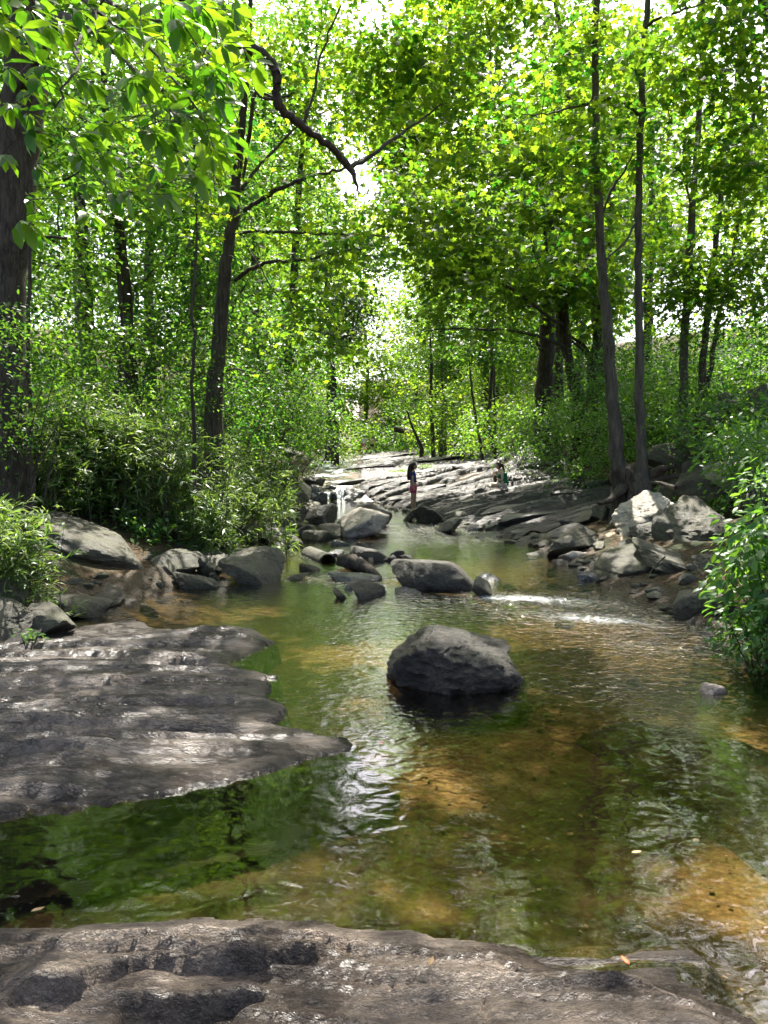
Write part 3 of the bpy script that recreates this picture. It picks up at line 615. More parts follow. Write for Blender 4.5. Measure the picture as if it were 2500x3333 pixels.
S(1118, 1150, 1902, 1922, 'small wet grey stone behind the slanting split one', 'wet', seed=50, sub=3)
S(1288, 1372, 1913, 1934, 'low wet stone in the shadow under the midstream block', 'wet', seed=51)
S(915, 1000, 1864, 1892, 'flat pointed grey stone at the water beside the big round boulder', 'boulder', rot=(0, -14, 0), prop=(2, 1, .5), seed=52)
S(975, 1040, 1836, 1860, 'small dark lump with a reddish foot left of the driftwood', 'dark', seed=53, planes=7)
S(1075, 1135, 1757, 1776, 'dark wet stone just left of the foot of the pale boulder', 'wet', seed=54)
S(1060, 1118, 1790, 1810, 'small dark stone behind the mouth of the pipe', 'wet', seed=55)
S(1275, 1300, 1826, 1846, 'rusty brown stone in the shallows by the midstream block', 'tan', seed=56, sub=3, cat='stone')
S(2278, 2360, 2222, 2262, 'small stone with a bright wet tip poking out of the pool at the right', 'pale', rot=(0, 10, 0), seed=57)
# left side of the stream
S(985, 1096, 1640, 1702, 'rough light grey boulder left of the pale one, below the cascade', 'layer', depth=.8, seed=61, noise=.3, sub=5)
S(1062, 1100, 1642, 1706, 'upright finger of dark rock between the grey and the pale boulders', 'dark', d=18.0, rot=(0, 12, 0), prop=(.5, .7, 1.3), seed=62)
S(1028, 1133, 1704, 1752, 'square cut greenish block against the left foot of the pale boulder', 'boulder', rot=(0, 2, 0), prop=(1.5, .8, .8), seed=63, planes=5, noise=.06)
S(985, 1066, 1726, 1762, 'rounded brown-grey rock left of the square cut block', 'boulder', seed=64)
S(922, 1022, 1706, 1752, 'dark ridged rock sloping up to the right below the rough grey boulder', 'dark', rot=(0, -18, 0), prop=(1.8, 1, .7), seed=65)
S(905, 985, 1690, 1722, 'flat stone wedged over the dark ridged rock', 'boulder', d=17.4, prop=(2, 1, .6), seed=66, planes=7)
S(815, 950, 1718, 1782, 'long dark rock pointing down to the water above the round boulder', 'dark', d=15.0, depth=.9, rot=(0, 18, 0), prop=(1.9, 1, .7), seed=67)
S(828, 962, 1702, 1735, 'thin slab lying on top of the long dark rock', 'layer', d=15.6, rot=(0, 9, 0), prop=(2, 1, .4), seed=68, planes=7)
S(930, 985, 1748, 1785, 'small angular stones'.replace('stones', 'stone') + ' with a sunlit face by the brown shallows', 'boulder', seed=69, planes=7)
S(762, 835, 1680, 1742, 'mossy pointed block under the cane on the left bank', 'boulder', d=14.6, rot=(0, 10, 0), seed=70)
S(662, 708, 1655, 1702, 'dark round stone beside the sunlit white stump end', 'dark', d=14.8, seed=71)
S(715, 772, 1682, 1710, 'pale sunlit flat stone under the cane', 'pale', d=14.6, seed=72, prop=(2, 1, .6))
S(700, 765, 1708, 1745, 'shaded green-grey stone below the pale flat one', 'boulder', d=14.0, seed=73)
S(740, 830, 1665, 1700, 'tilted grey plate of rock on the bank behind the mossy block', 'layer', d=16.0, rot=(0, 22, 0), prop=(2, 1, .4), seed=74)
S(825, 880, 1665, 1712, 'dark broken stone right of the tilted grey plate', 'dark', d=16.4, rot=(0, -40, 0), prop=(1, 1, .5), seed=75, planes=8)
S(865, 895, 1677, 1702, 'small tan stone beside the dark broken one', 'tan', d=16.3, seed=76, sub=3)
S(885, 955, 1655, 1700, 'smooth bluish boulder below the big slanting one', 'boulder', d=17.6, seed=77)
S(870, 960, 1628, 1672, 'flat-topped dark rock at the foot of the big slanting boulder', 'dark', d=19.0, seed=78)
S(955, 1000, 1648, 1700, 'narrow leaning stone between the bluish and rough grey boulders', 'dark', d=18.2, rot=(0, -35, 0), prop=(1, 1, .5), seed=79)
S(870, 1012, 1525, 1640, 'big slanting greenish boulder beside the cascade', 'boulder', d=20.5, depth=1.4, rot=(0, 34, 0), prop=(1.4, 1, .8), seed=80, planes=8, noise=.1, sub=5)
S(880, 1006, 1474, 1520, 'long overhanging tan-grey block on the left above the cascade', 'tan', d=23, depth=1.5, rot=(0, -12, 0), prop=(1.8, 1, .6), seed=81, planes=8, sub=5)
S(910, 985, 1453, 1482, 'grey stone on the bank behind the overhanging block', 'boulder', d=25.5, seed=82)
S(940, 985, 1512, 1552, 'block propping up the overhanging tan-grey rock', 'tan', d=23.2, seed=83, planes=7)
S(985, 1050, 1575, 1618, 'dark wet rock on the left lip of the cascade', 'wet', d=26.2, depth=1.0, seed=84, sink=.3)
S(1000, 1066, 1600, 1636, 'black wet boulder splashed by the narrow spill', 'wet', d=25.6, depth=.7, seed=85, sink=.2)
S(1072, 1106, 1598, 1634, 'black wet stone between the two spills', 'wet', d=26.3, depth=.5, seed=86, sink=.2)
S(1040, 1112, 1570, 1600, 'dark wet rock above the cascade', 'wet', d=27.6, depth=.8, seed=87, sink=.3)
S(1120, 1200, 1583, 1622, 'low black wet rock right of the cascade', 'wet', d=26.0, depth=1.2, prop=(2, 1, .6), seed=88, sink=.3)
S(990, 1060, 1548, 1580, 'dark stone at the left edge of the upper stream', 'dark', d=27.5, seed=89)
S(725, 912, 1786, 1903, 'big rounded greenish boulder at the left edge of the pool', 'boulder', depth=1.0, rot=(0, 6, 25), seed=91, sub=6, planes=10, noise=.13)
S(645, 742, 1805, 1876, 'angular dark boulder left of the big rounded one', 'boulder', d=10.9, depth=.6, rot=(0, 15, 0), seed=92, sub=5)
S(640, 745, 1792, 1830, 'light flat rock behind the angular dark boulder', 'boulder', d=11.6, seed=93, prop=(1.8, 1, .7))
S(468, 646, 1794, 1896, 'broad dome of dark rock between the long slanting boulder and the angular one', 'boulder', d=10.4, depth=1.0, rot=(0, 10, 0), seed=94, sub=5, planes=9)
S(562, 718, 1865, 1918, 'flat low boulder in front, at the edge of the brown water', 'boulder', rot=(0, 6, 0), prop=(2, 1, .7), seed=95, sub=5)
S(682, 716, 1862, 1892, 'small grey stone perched beside the flat low boulder', 'boulder', d=10.7, seed=96)
S(120, 472, 1672, 1868, 'long slanting boulder on the left bank, high at its left end', 'boulder', d=9.6, depth=1.5, rot=(0, 19, 0), prop=(2.3, 1, .8), seed=97, sub=6, planes=9, noise=.12)
S(-60, 112, 1848, 1985, 'smooth grey block at the left edge of the picture under the leafy cane', 'boulder', d=7.6, depth=.6, rot=(0, 12, 0), seed=98, sub=5, planes=9)
S(-120, 104, 1950, 2088, 'lowest dark rock at the left edge, beside the wet slab', 'boulder', d=6.9, depth=.7, seed=99, sub=5)
S(84, 258, 1970, 2045, 'squared dark rock lying behind the wet slab at the left', 'boulder', d=7.2, depth=.55, rot=(0, 4, 0), prop=(1.8, 1, .8), seed=100, sub=5, planes=8)
S(0, 130, 2052, 2092, 'thin dark ledge stone on the back edge of the wet slab', 'dark', d=6.75, depth=.4, prop=(2, 1, .5), seed=101)
S(165, 360, 1936, 1985, 'flat dark stone with a bright tip reaching into the orange shallows', 'boulder', d=8.1, depth=.5, rot=(0, 5, 0), prop=(2.4, 1, .35), seed=102, planes=8)
S(272, 400, 1902, 1948, 'half-sunk sloping rock on the small sandy beach', 'dark', d=8.7, depth=.7, prop=(2, 1, .4), seed=103)
S(150, 330, 1868, 1905, 'grey shelf of rock at the top of the sandy beach', 'boulder', d=9.2, depth=.8, prop=(2, 1, .5), seed=104)
# right of the upper pool
S(1308, 1350, 1664, 1702, 'sharp dark wedge that the standing girl has her foot on', 'dark', d=19.6, rot=(0, -45, 0), prop=(1.5, 1, .6), seed=111, planes=7)
S(1346, 1450, 1644, 1706, 'large black-faced rock right of the standing girl', 'dark', d=19.2, depth=1.0, rot=(0, 20, 0), seed=112, planes=8, sub=5)
S(1322, 1392, 1700, 1722, 'flat wet stone at the water below the black-faced rock', 'wet', prop=(2, 1, .5), seed=113)
S(1400, 1412, 1700, 1712, 'tiny wet pebble at the waterline between two flat stones', 'wet', sub=3, seed=114, cat='stone')
S(1418, 1502, 1684, 1738, 'light angular block split by cracks beside the riffle', 'layer', depth=.8, rot=(0, -10, 0), seed=115, planes=8)
S(1455, 1530, 1662, 1702, 'grey pointed stone above the light angular block', 'boulder', d=19.0, seed=116)
S(1500, 1560, 1708, 1730, 'low wet stone in a row along the riffle', 'wet', seed=117, prop=(2, 1, .6))
S(1576, 1650, 1702, 1736, 'triangular light stone on the ledge edge by the riffle', 'boulder', seed=118, planes=7)
S(1510, 1600, 1690, 1715, 'dark flat stone tucked under the ledge behind the riffle', 'dark', d=18.4, prop=(2, 1, .5), seed=119)
S(1545, 1700, 1732, 1752, 'thin wide stone awash at the foot of the ledge', 'wet', prop=(2.4, 1, .4), seed=120)
S(1658, 1832, 1738, 1778, 'long pointed stone with a bright tip at the right edge of the stream', 'boulder', prop=(2.4, 1, .5), rot=(0, -4, 0), seed=121)
S(1775, 1952, 1714, 1816, 'mossy tilted boulder with a notched top on the right bank', 'boulder', depth=.9, rot=(0, -26, 0), prop=(1.6, 1, .8), seed=122, sub=6, planes=9)
S(1822, 1925, 1794, 1824, 'flat pale stone in front of the mossy tilted boulder', 'pale', prop=(2, 1, .5), rot=(0, 3, 0), seed=123)
S(1872, 1995, 1810, 1852, 'greenish flat block above the red brick', 'boulder', d=12.3, prop=(2, 1, .6), seed=124, planes=8)
S(1905, 1975, 1838, 1862, 'thin grey stone right of the red brick', 'boulder', d=12.2, prop=(2, 1, .4), seed=125, planes=7)
S(1876, 1968, 1856, 1890, 'dark squared stone under the red brick', 'wet', prop=(2, 1, .6), seed=126, planes=6)
S(1948, 2140, 1776, 1912, 'large boulder with a smooth light top and deep black underside', 'boulder', depth=1.3, back=.2, rot=(0, -6, 0), extra=[(-.2, -.35, .9, .45), (.1, -.95, -.35, .72), (-.8, -.4, .35, .8), (.9, -.2, .2, .85), (0, 1, .3, .8), (0, 0, -1, .8), (-.4, -.85, -.4, .75)], prop=(1.5, 1.1, .8), seed=127, sub=6, planes=8, noise=.1)
S(2095, 2312, 1762, 1935, 'great slanting grey boulder falling to the right beside the shrub', 'boulder', d=9.6, depth=1.3, back=.2, rot=(0, 26, 0), extra=[(-.2, -.5, .85, .5), (.1, -.95, -.3, .75), (.9, -.2, .2, .9), (-.9, -.3, .1, .9), (0, 1, .3, .8), (0, 0, -1, .8)], prop=(1.7, 1, .8), seed=128, sub=6, planes=10)
S(2018, 2215, 1596, 1742, 'sunlit pale yellow boulder, the brightest on the right bank', 'pale', d=12.6, depth=1.5, back=0, rot=(0, -14, 0), prop=(1.5, 1, .9), extra=[(-.35, -.40, .85, .5), (.5, -.75, .2, .8), (.8, 0, .6, .75), (-.8, -.3, .5, .72), (0, 1, .3, .8), (0, 0, -1, .8), (-.3, -.9, -.1, .85), (.1, -.6, .8, .68)], seed=129, sub=6, planes=10, noise=.24)
S(2120, 2215, 1660, 1760, 'small dark block wedged between the sunlit pale boulder and the tall grey one', 'boulder', d=11.7, depth=.7, seed=130, planes=8, sub=5)
S(2165, 2420, 1618, 1860, 'tallest grey cliff-like boulder on the right bank', 'boulder', d=10.9, depth=1.8, back=.3, rot=(0, -12, 0), extra=[(-.45, -.35, .8, .55), (.2, -.55, .8, .6), (.3, -.9, .1, .75), (-.5, -.85, .0, .8), (-.9, 0, .3, .85), (.9, -.2, .4, .8), (0, 1, .2, .8), (0, 0, -1, .8)], seed=131, sub=6, planes=12, noise=.24)
S(2200, 2360, 1500, 1640, 'broad shaded boulder above and behind the tallest one', 'boulder', d=13.0, depth=1.4, rot=(0, -20, 0), prop=(1.7, 1, .8), seed=132, sub=5)
S(2310, 2470, 1488, 1580, 'light-topped boulder partly covered by vines', 'pale', d=12.6, depth=1.3, rot=(0, -6, 0), prop=(1.8, 1, .8), seed=133, sub=5)
S(2400, 2540, 1560, 1700, 'shaded boulder at the right edge of the picture behind the shrub', 'boulder', d=11.6, depth=1.3, seed=134, sub=5)
S(1930, 2072, 1718, 1762, 'upper slab of sunlit orange sandstone beside the mossy boulder', 'tan', d=13.3, depth=.9, rot=(0, -10, 0), prop=(2.4, 1, .4), seed=135, sub=5)
S(1965, 2072, 1744, 1782, 'middle slab of sunlit orange sandstone, thickest of the three', 'tan', d=12.7, depth=.7, rot=(0, -8, 0), prop=(2.4, 1, .5), seed=136, sub=5)
S(1925, 2030, 1782, 1812, 'lowest slab of sunlit orange sandstone, nearest the water', 'tan', d=12.6, depth=.7, rot=(0, -4, 0), prop=(2.4, 1, .4), seed=137, sub=5)
S(2010, 2150, 1750, 1800, 'dark shaded rock under the orange sandstone slabs', 'dark', d=12.0, depth=.8, rot=(0, -14, 0), prop=(2, 1, .5), seed=138, sub=5)
S(2172, 2298, 1924, 2012, 'rounded dark boulder at the water below the slanting one', 'boulder', depth=.6, rot=(0, -6, 0), seed=139, sub=5)
S(2108, 2178, 1918, 1955, 'small flat stone left of the rounded dark boulder', 'boulder', seed=140)
S(2148, 2200, 1940, 1972, 'pale wet stone between the small flat one and the rounded boulder', 'layer', seed=141)
S(2130, 2180, 1890, 1925, 'little stone under the overhang of the slanting boulder', 'dark', d=9.6, seed=142)
S(2060, 2110, 1925, 1940, 'thin splinter of stone lying in the water under the overhang', 'dark', seed=143, prop=(2.4, 1, .4), sub=3)
S(2232, 2262, 2008, 2024, 'tiny pinkish pebble at the waterline below the rounded boulder', 'pale', seed=144, sub=3, cat='stone')
S(2262, 2284, 2016, 2028, 'tiny orange pebble beside the pinkish one', 'tan', seed=145, sub=3, cat='stone')
S(1930, 2000, 1638, 1678, 'roundish grey rock on the ledge below the twin trunks', 'boulder', d=15.0, seed=146, sub=5)
S(1978, 2040, 1668, 1690, 'low flat stone on bare earth left of the sunlit pale boulder', 'boulder', d=14.0, seed=147, prop=(2, 1, .5))
S(1960, 2060, 1600, 1650, 'dark rock wedged under the roots of the twin trunks', 'dark', d=15.0, seed=148)
S(2060, 2150, 1700, 1765, 'angular grey block below the sunlit pale boulder', 'boulder', d=12.2, depth=.6, rot=(0, -20, 0), seed=150, sub=5)
S(2290, 2420, 1810, 1925, 'shadowed boulder half hidden by the right-hand shrub', 'boulder', d=8.9, depth=.9, rot=(0, 20, 0), seed=151, sub=5)
S(2300, 2380, 1920, 2000, 'dark stone at the water under the right-hand shrub', 'dark', d=7.9, depth=.5, seed=152, sub=5)
S(2400, 2560, 1690, 1830, 'big grey boulder behind the right-hand shrub at the edge of the picture', 'boulder', d=9.6, depth=1.2, rot=(0, 14, 0), seed=153, sub=5)
S(2130, 2230, 1545, 1620, 'flat-topped grey rock behind the sunlit pale boulder', 'boulder', d=14.0, depth=.9, rot=(0, -10, 0), prop=(1.8, 1, .7), seed=154, sub=5)
S(1850, 1935, 1660, 1702, 'brownish rock on bare earth above the mossy tilted boulder', 'boulder', d=15.2, depth=.7, rot=(0, -12, 0), prop=(1.8, 1, .7), seed=155)
S(2230, 2330, 1450, 1510, 'mossy block at the top of the boulder pile', 'boulder', d=14.2, depth=.9, seed=156, sub=5)
# scree on the shaded hillside at the right
for i, (a, b, c_, e_, dd, lb) in enumerate([(2288, 2352, 1305, 1350, 15.5, 'purple-grey stone on the hillside right of the leaning grey trunks'), (2430, 2520, 1278, 1350, 14.5, 'large light slab standing on the hillside at the right edge'),
        (2395, 2440, 1305, 1345, 14.8, 'small bluish stone left of the large light hillside slab'), (2200, 2245, 1385, 1425, 15.0, 'brownish stone between the two grey trunks on the hillside'),
        (2108, 2205, 1440, 1490, 15.2, 'grey block with a lit left end above the roots'), (2330, 2400, 1275, 1310, 15.8, 'flat stone lying among leaves high on the hillside'),
        (2440, 2500, 1245, 1285, 15.6, 'mossy round stone highest on the hillside'), (2225, 2290, 1495, 1545, 14.0, 'dark hollow rock above the broad shaded boulder')]):
    S(a, b, c_, e_, lb, 'boulder', d=dd, seed=160 + i, rot=(0, -15, 0), sink=.25)

# separate sheets of rock split off the ledge: pieces of the ledge itself
lr = np.random.default_rng(77)
lay = [(1600, 1855, 1662, 1704, 17.4), (1665, 1825, 1700, 1722, 16.4), (1785, 1915, 1704, 1738, 15.0), (1440, 1600, 1640, 1668, 20.0), (1560, 1760, 1636, 1662, 19.4), (1395, 1560, 1612, 1640, 21.6), (1500, 1700, 1605, 1628, 21.5),
       (1700, 1900, 1612, 1640, 18.4), (1830, 1990, 1640, 1672, 16.6), (1820, 1960, 1672, 1700, 15.6), (1760, 1960, 1585, 1610, 20.2), (1665, 1800, 1575, 1597, 23.6), (1310, 1460, 1575, 1600, 24.6), (1260, 1420, 1600, 1625, 24.0),
       (1200, 1330, 1560, 1584, 27.0), (1300, 1440, 1545, 1566, 28.5), (1640, 1800, 1528, 1556, 26.0), (1690, 1850, 1500, 1534, 27.5), (1800, 1960, 1520, 1556, 24.5), (1560, 1690, 1520, 1545, 28.0), (1450, 1600, 1500, 1522, 33.0), (1350, 1520, 1482, 1500, 40.0),
       (1270, 1400, 1468, 1484, 52.0), (1120, 1300, 1500, 1524, 36.0), (1160, 1310, 1480, 1494, 46.0), (1880, 2000, 1560, 1590, 20.0), (1060, 1180, 1536, 1556, 30.5),
       (1100, 1200, 1556, 1575, 28.6), (1330, 1450, 1520, 1540, 31.5), (1700, 1880, 1556, 1582, 22.4)]
for i, (a, b, c_, e_, dd) in enumerate(lay):
    S(a, b, c_, e_, mat='layer', d=hit((a + b) / 2, e_) + .1, depth=(b - a) / FPX * dd * .6, rot=(0, lr.uniform(-11, -3), lr.uniform(8, 25)), prop=(2.6, 1, .35), seed=200 + i, sub=4, planes=11, noise=.22, sink=.10, name='rock_layer', cat='rock', parent=ledge)
# loose small stones nobody could count, along both edges of the water
rr = np.random.default_rng(5); parts = []; 
D3, F3 = ico(2)
for i in range(760):
    y = rr.uniform(6.5, 27) ** 1.0; side = rr.random() < .6
    x = (np.interp(y, Yk, XL) + rr.normal(-.1, .35)) if side else (np.interp(y, Yk, XR) + rr.normal(.1, .35))
    if rr.random() < .12: x = rr.uniform(np.interp(y, Yk, XL), np.interp(y, Yk, XR))
    r = rr.uniform(.025, .10) * (1.3 if y > 12 else 1); n = rr.normal(size=(7, 3)); n /= np.linalg.norm(n, axis=1)[:, None]
    q = np.maximum(D3 @ n.T, 0) / rr.uniform(.6, 1, 7); rad = np.minimum((np.sum(q ** 12, 1) + 1e-5) ** (-1 / 12), 1.5)
    V = D3 * rad[:, None] * r * np.array([rr.uniform(.9, 1.6), 1, rr.uniform(.35, .8)]); a = rr.uniform(0, 6.3)
    V = V @ np.array([[cos(a), -sin(a), 0], [sin(a), cos(a), 0], [0, 0, 1]]).T
    z = gz(x, y); parts.append((V + [x, y, z + r * .15], F3))
V, F = join(parts)
me = np_mesh('loose_rubble', V, F, True); me.set_sharp_from_angle(angle=radians(35))
tag(link('loose_rubble', me, M['boulder']), 'small loose stones scattered along both edges of the stream', 'rubble', kind='stuff')
# ------------------------------------------------------------------ leaves
TM = {
 'quad': (np.array([[0, 0, 0], [.45, .30, .05], [1, 0, -.06], [.45, -.30, .05]]), np.array([[0, 1, 2, 3]])),
 'oval': (np.array([[0, 0, 0], [.3, .20, .05], [.72, .19, .03], [1, 0, -.10], [.72, -.19, .03], [.3, -.20, .05], [.35, 0, .0], [.75, 0, -.03]]),
          np.array([[0, 6, 1, 1], [6, 7, 2, 1], [7, 3, 2, 2], [0, 5, 6, 6], [6, 5, 4, 7], [7, 4, 3, 3]])),
 'maple': (np.array([[0, 0, 0], [.12, .40, .02], [.42, .20, .03], [.62, .46, -.02], [.66, .14, .02], [1.0, 0, -.06], [.66, -.14, .02], [.62, -.46, -.02], [.42, -.20, .03], [.12, -.40, .02]]),
           np.array([[0, 1, 2, 2], [0, 2, 8, 8], [0, 8, 9, 9], [2, 3, 4, 4], [2, 4, 6, 8], [4, 5, 6, 6], [8, 6, 7, 7]])),
 'long': (np.array([[0, 0, 0], [.35, .07, .02], [.7, .05, -.08], [1, 0, -.25], [.7, -.05, -.08], [.35, -.07, .02]]), np.array([[0, 5, 1, 1], [1, 5, 4, 2], [2, 4, 3, 3]])),
}
def _tri(F):                       # quads that repeat a corner are triangles: emit only triangles
    o = []
    for f in F:
        o.append((f[0], f[1], f[2]))
        if f[3] != f[2] and f[3] != f[0]: o.append((f[0], f[2], f[3]))
    return np.array(o)
def norm(a): return a / (np.linalg.norm(a, axis=-1, keepdims=True) + 1e-9)
def leaf_geo(P, D, N, L, kind):
    T, F = TM[kind]; F = F if kind == 'quad' else _tri(F)
    D = norm(D); Sd = norm(np.cross(N, D)); Nn = np.cross(D, Sd)
    V = P[:, None] + L[:, None, None] * (T[None, :, 0, None] * D[:, None] + T[None, :, 1, None] * Sd[:, None] + T[None, :, 2, None] * Nn[:, None])
    F = (F[None] + (np.arange(len(P)) * len(T))[:, None, None]).reshape(-1, F.shape[1])
    return V.reshape(-1, 3), F, len(TM[kind][1]) if kind == 'quad' else len(_tri(TM[kind][1]))
def sprays(C, m, R, r, flat=.22, jit=.5, droop=.25, bias=(0, 0, 0), size=(.09, .13), outd=1.0):
    n = len(C); a = r.uniform(0, 2 * pi, (n, m)); q = R * np.sqrt(r.uniform(.02, 1, (n, m)))
    off = np.stack([np.cos(a) * q, np.sin(a) * q, r.normal(0, flat * R, (n, m)) - droop * q * q / R], -1)
    tl = r.normal(0, .25, (n, 1, 2)); off[..., 2] += off[..., 0] * tl[..., 0] + off[..., 1] * tl[..., 1]
    P = (C[:, None] + off).reshape(-1, 3)
    D = np.stack([np.cos(a), np.sin(a), -.35 + 0 * a], -1).reshape(-1, 3) * outd + r.normal(0, .5, (n * m, 3)) + np.array(bias)
    N = np.array([0, 0, 1.0]) + r.normal(0, jit, (n * m, 3)); L = r.uniform(size[0], size[1], n * m)
    t = np.clip(r.normal(.5, .17, (n, 1)) + r.normal(0, .2, (n, m)), 0, 1).reshape(-1)
    return P, D, N, L, t
# openings in the canopy through which the sky shows, as directions seen from the bank
GAPS = [(1165, 575, 78, 66, .97), (1130, 480, 80, 60, .45), (1085, 340, 80, 80, .36), (1240, 430, 80, 55, .3), (1270, 250, 70, 80, .3), (1060, 170, 60, 60, .4), (1160, 80, 80, 80, .36), (540, 110, 50, 90, .35), (1690, 150, 60, 110, .4), (1235, 20, 80, 110, .6), (2050, -80, 80, 130, .55), (1450, -180, 90, 110, .6), (880, -130, 80, 110, .6), (520, -60, 60, 130, .5), (2230, 1035, 75, 45, .6), (2085, 1025, 45, 60, .55),
        (1430, 60, 60, 60, .25), (2120, 1130, 50, 40, .6), (2300, 830, 40, 70, .25), (2250, 560, 50, 50, .2), (1195, 645, 40, 30, .45), (860, 120, 40, 60, .2)]
def keep_gap(P, r, k=1.0):
    px, py = project(P); p = np.zeros(len(P))
    for x, y, a, b, w in GAPS: p = np.maximum(p, w * np.exp(-(((px - x) / a) ** 4 + ((py - y) / b) ** 4)))
    return r.random(len(P)) > p * k
# canopy cut open along sun rays to put light on chosen places: (place, width)
SPOTS = [(at(1165, 1695, 17.2), .75), (at(1225, 1680, 17.4), .6), (at(1350, 1838, 10.5), .4), (at(1480, 1838, 10.5), .4), (at(2080, 1625, 13.2), .6), (at(2140, 1610, 13.2), .5), (at(2010, 1765, 12.9), .4), (at(1960, 1790, 12.8), .35), (at(1430, 2045, 5.9), .26), (at(1580, 2065, 5.9), .26),
         (on(200, 2070), .4), (on(450, 2055), .5), (on(700, 2070), .4), (on(300, 2160), .35), (on(60, 2190), .4), (on(560, 2190), .28), (on(470, 2390), .14), (on(560, 2480), .28), (on(620, 2540), .2), (on(850, 2415), .22), (on(1000, 2420), .16), (on(150, 2350), .2), (on(900, 2210), .2), (on(340, 2270), .2),
         (on(250, 3090), .2), (on(700, 3095), .18), (on(1080, 3150), .18), (on(1650, 3250), .2), (on(2050, 3140), .2), (on(520, 3260), .13), (on(1320, 3300), .14),
         (on(1400, 2400, -.1), .22), (on(1500, 2440, -.1), .18), (on(1780, 2410, -.1), .12), (on(2330, 2600, -.1), .22), (on(2450, 2700, -.1), .25), (on(2200, 2680, -.1), .12), (on(1180, 2090, -.1), .35), (on(1050, 2100, -.1), .3), (on(700, 1970, -.1), .5), (on(500, 1990, -.1), .5), (on(850, 1960, -.1), .35), (on(1700, 2050, -.1), .4), (on(1650, 2020, -.1), .3),
         (on(1150, 2230, -.1), .2), (on(1440, 2700, -.1), .12), (on(1850, 3060, -.1), .12), (on(1640, 1830), .6), (on(1700, 1850), .5), (on(1320, 1855), .3), (on(1500, 1900), .2), (on(2400, 2300, -.1), .2),
         (on(1960, 2020), .6), (on(1850, 1990), .6), (on(1750, 1960), .6), (on(2100, 2080), .5), (on(1620, 1740), .8), (on(1480, 1730), .7), (on(1080, 1620, .3), .8),
         (at(60, 1690, 7.9), .7), (at(180, 1640, 7.9), .5), (at(1200, 1350, 88), 2.6), (at(1140, 1420, 84), 3), (at(1310, 1280, 88), 2.4), (at(1230, 1420, 84), 3), (at(1400, 1330, 60), 3), (at(1450, 1400, 58), 2.5), (at(1625, 1545, 22.2), .8), (at(2260, 1700, 11.5), .5), (at(2330, 1640, 12), .4), (at(550, 1560, 11.4), 1.0), (at(680, 1750, 12), .6), (at(330, 1450, 12.3), .8), (at(650, 1600, 11.8), .6), (at(450, 1700, 11), .5), (at(1620, 1560, 24), .9), (at(1750, 1560, 22), .6), (at(1500, 1620, 22), .4), (at(1850, 1590, 19), .5), (at(2400, 1700, 7), .35), (at(2440, 1560, 7.6), .4), (at(2350, 1900, 6.6), .25),
         (at(2440, 1500, 12.5), .5), (at(1740, 1660, 17), .35), (at(1060, 1815, 13), .4), (at(1200, 1790, 14), .35), (at(1040, 1660, 19), .4), (at(700, 1690, 14.8), .4), (at(200, 1690, 10), .3), (at(330, 1740, 10), .25), (at(700, 1805, 11.4), .3), (at(800, 1800, 11), .25), (at(2180, 1800, 10), .2), (at(2060, 1790, 10.8), .35)]
def sunbreak(P, r):
    keep = np.ones(len(P), bool); S = np.array(SUNV)
    for c, w in SPOTS:
        d = P - c; t = d @ S; q = np.linalg.norm(d - t[:, None] * S, axis=1); keep &= ~((t > .8) & (r.random(len(P)) < .97 * np.exp(-(q / (w * 1.15)) ** 4)))
    return keep
_leafmesh = {}
def single_leaves(parent, P, D, N, L, t, kind, mat, n):
    """the n leaves that show largest, each an object; returns the mask of the rest."""
    f = P - np.array([0, 0, EYE]); px, py = project(P); dist = np.linalg.norm(f, axis=1)
    sc = L / dist * ((px > 5) & (px < 2495) & (py > 5) & (py < 3300) & (P[:, 1] > .5))
    idx = np.argsort(-sc)[:n]; D = norm(D); Sd = norm(np.cross(N, D)); Nn = np.cross(D, Sd)
    base = np.array(parent.location)
    for i in idx:
        b = int(np.clip(t[i] * 4, 0, 3)); key = (kind, mat, b)
        if key not in _leafmesh:
            T, F = TM[kind]; F = F if kind == 'quad' else _tri(F)
            me = np_mesh('leaf', T, F, False, {'tint': np.full(len(F), (b + .5) / 4)}); me.materials.append(M[mat]); _leafmesh[key] = me
        o = bpy.data.objects.new('leaf', _leafmesh[key]); COL.objects.link(o); o.parent = parent
        l = L[i]; p = P[i] - base
        o.matrix_basis = Matrix(((D[i][0] * l, Sd[i][0] * l, Nn[i][0] * l, p[0]), (D[i][1] * l, Sd[i][1] * l, Nn[i][1] * l, p[1]), (D[i][2] * l, Sd[i][2] * l, Nn[i][2] * l, p[2]), (0, 0, 0, 1)))
    rest = np.ones(len(P), bool); rest[idx] = False
    return rest
def crown(parent, P, D, N, L, t, kind, mat, name='foliage', single=0):
    k = sunbreak(P, np.random.default_rng(len(P))); P, D, N, L, t = P[k], D[k], N[k], L[k], t[k]
    if single:
        k = single_leaves(parent, P, D, N, L, t, kind, mat, single); P, D, N, L, t = P[k], D[k], N[k], L[k], t[k]
    base = np.array(parent.location); V, F, nf = leaf_geo(P - base, D, N, L, kind)
    o = link(name, np_mesh(name, V, F, False, {'tint': np.repeat(t, nf)}), M[mat], parent)
    o['kind'] = 'stuff'; return o
STEM = {}
def in_ell(r, n, c, rad, shell=0.0):
    v = norm(r.normal(size=(n, 3))); q = r.random(n) ** (1 / 3); q = shell + (1 - shell) * q
    return np.array(c) + v * q[:, None] * np.array(rad)
def blob_centres(r, blobs, clump=.45, thr=.45):
    out = []
    for b in blobs:
        c, rad, n = np.array(b[0]), b[1], b[2]
        Q = in_ell(r, int(n * 1.9), c, rad)
        f = fbm(Q[:, 0] * clump, Q[:, 1] * clump, Q[:, 2] * clump * 1.6, o=2, s=3); Q = Q[f > np.quantile(f, .42)][:n]; out.append(Q)
    Q = np.vstack(out); return Q[keep_gap(Q, r)]
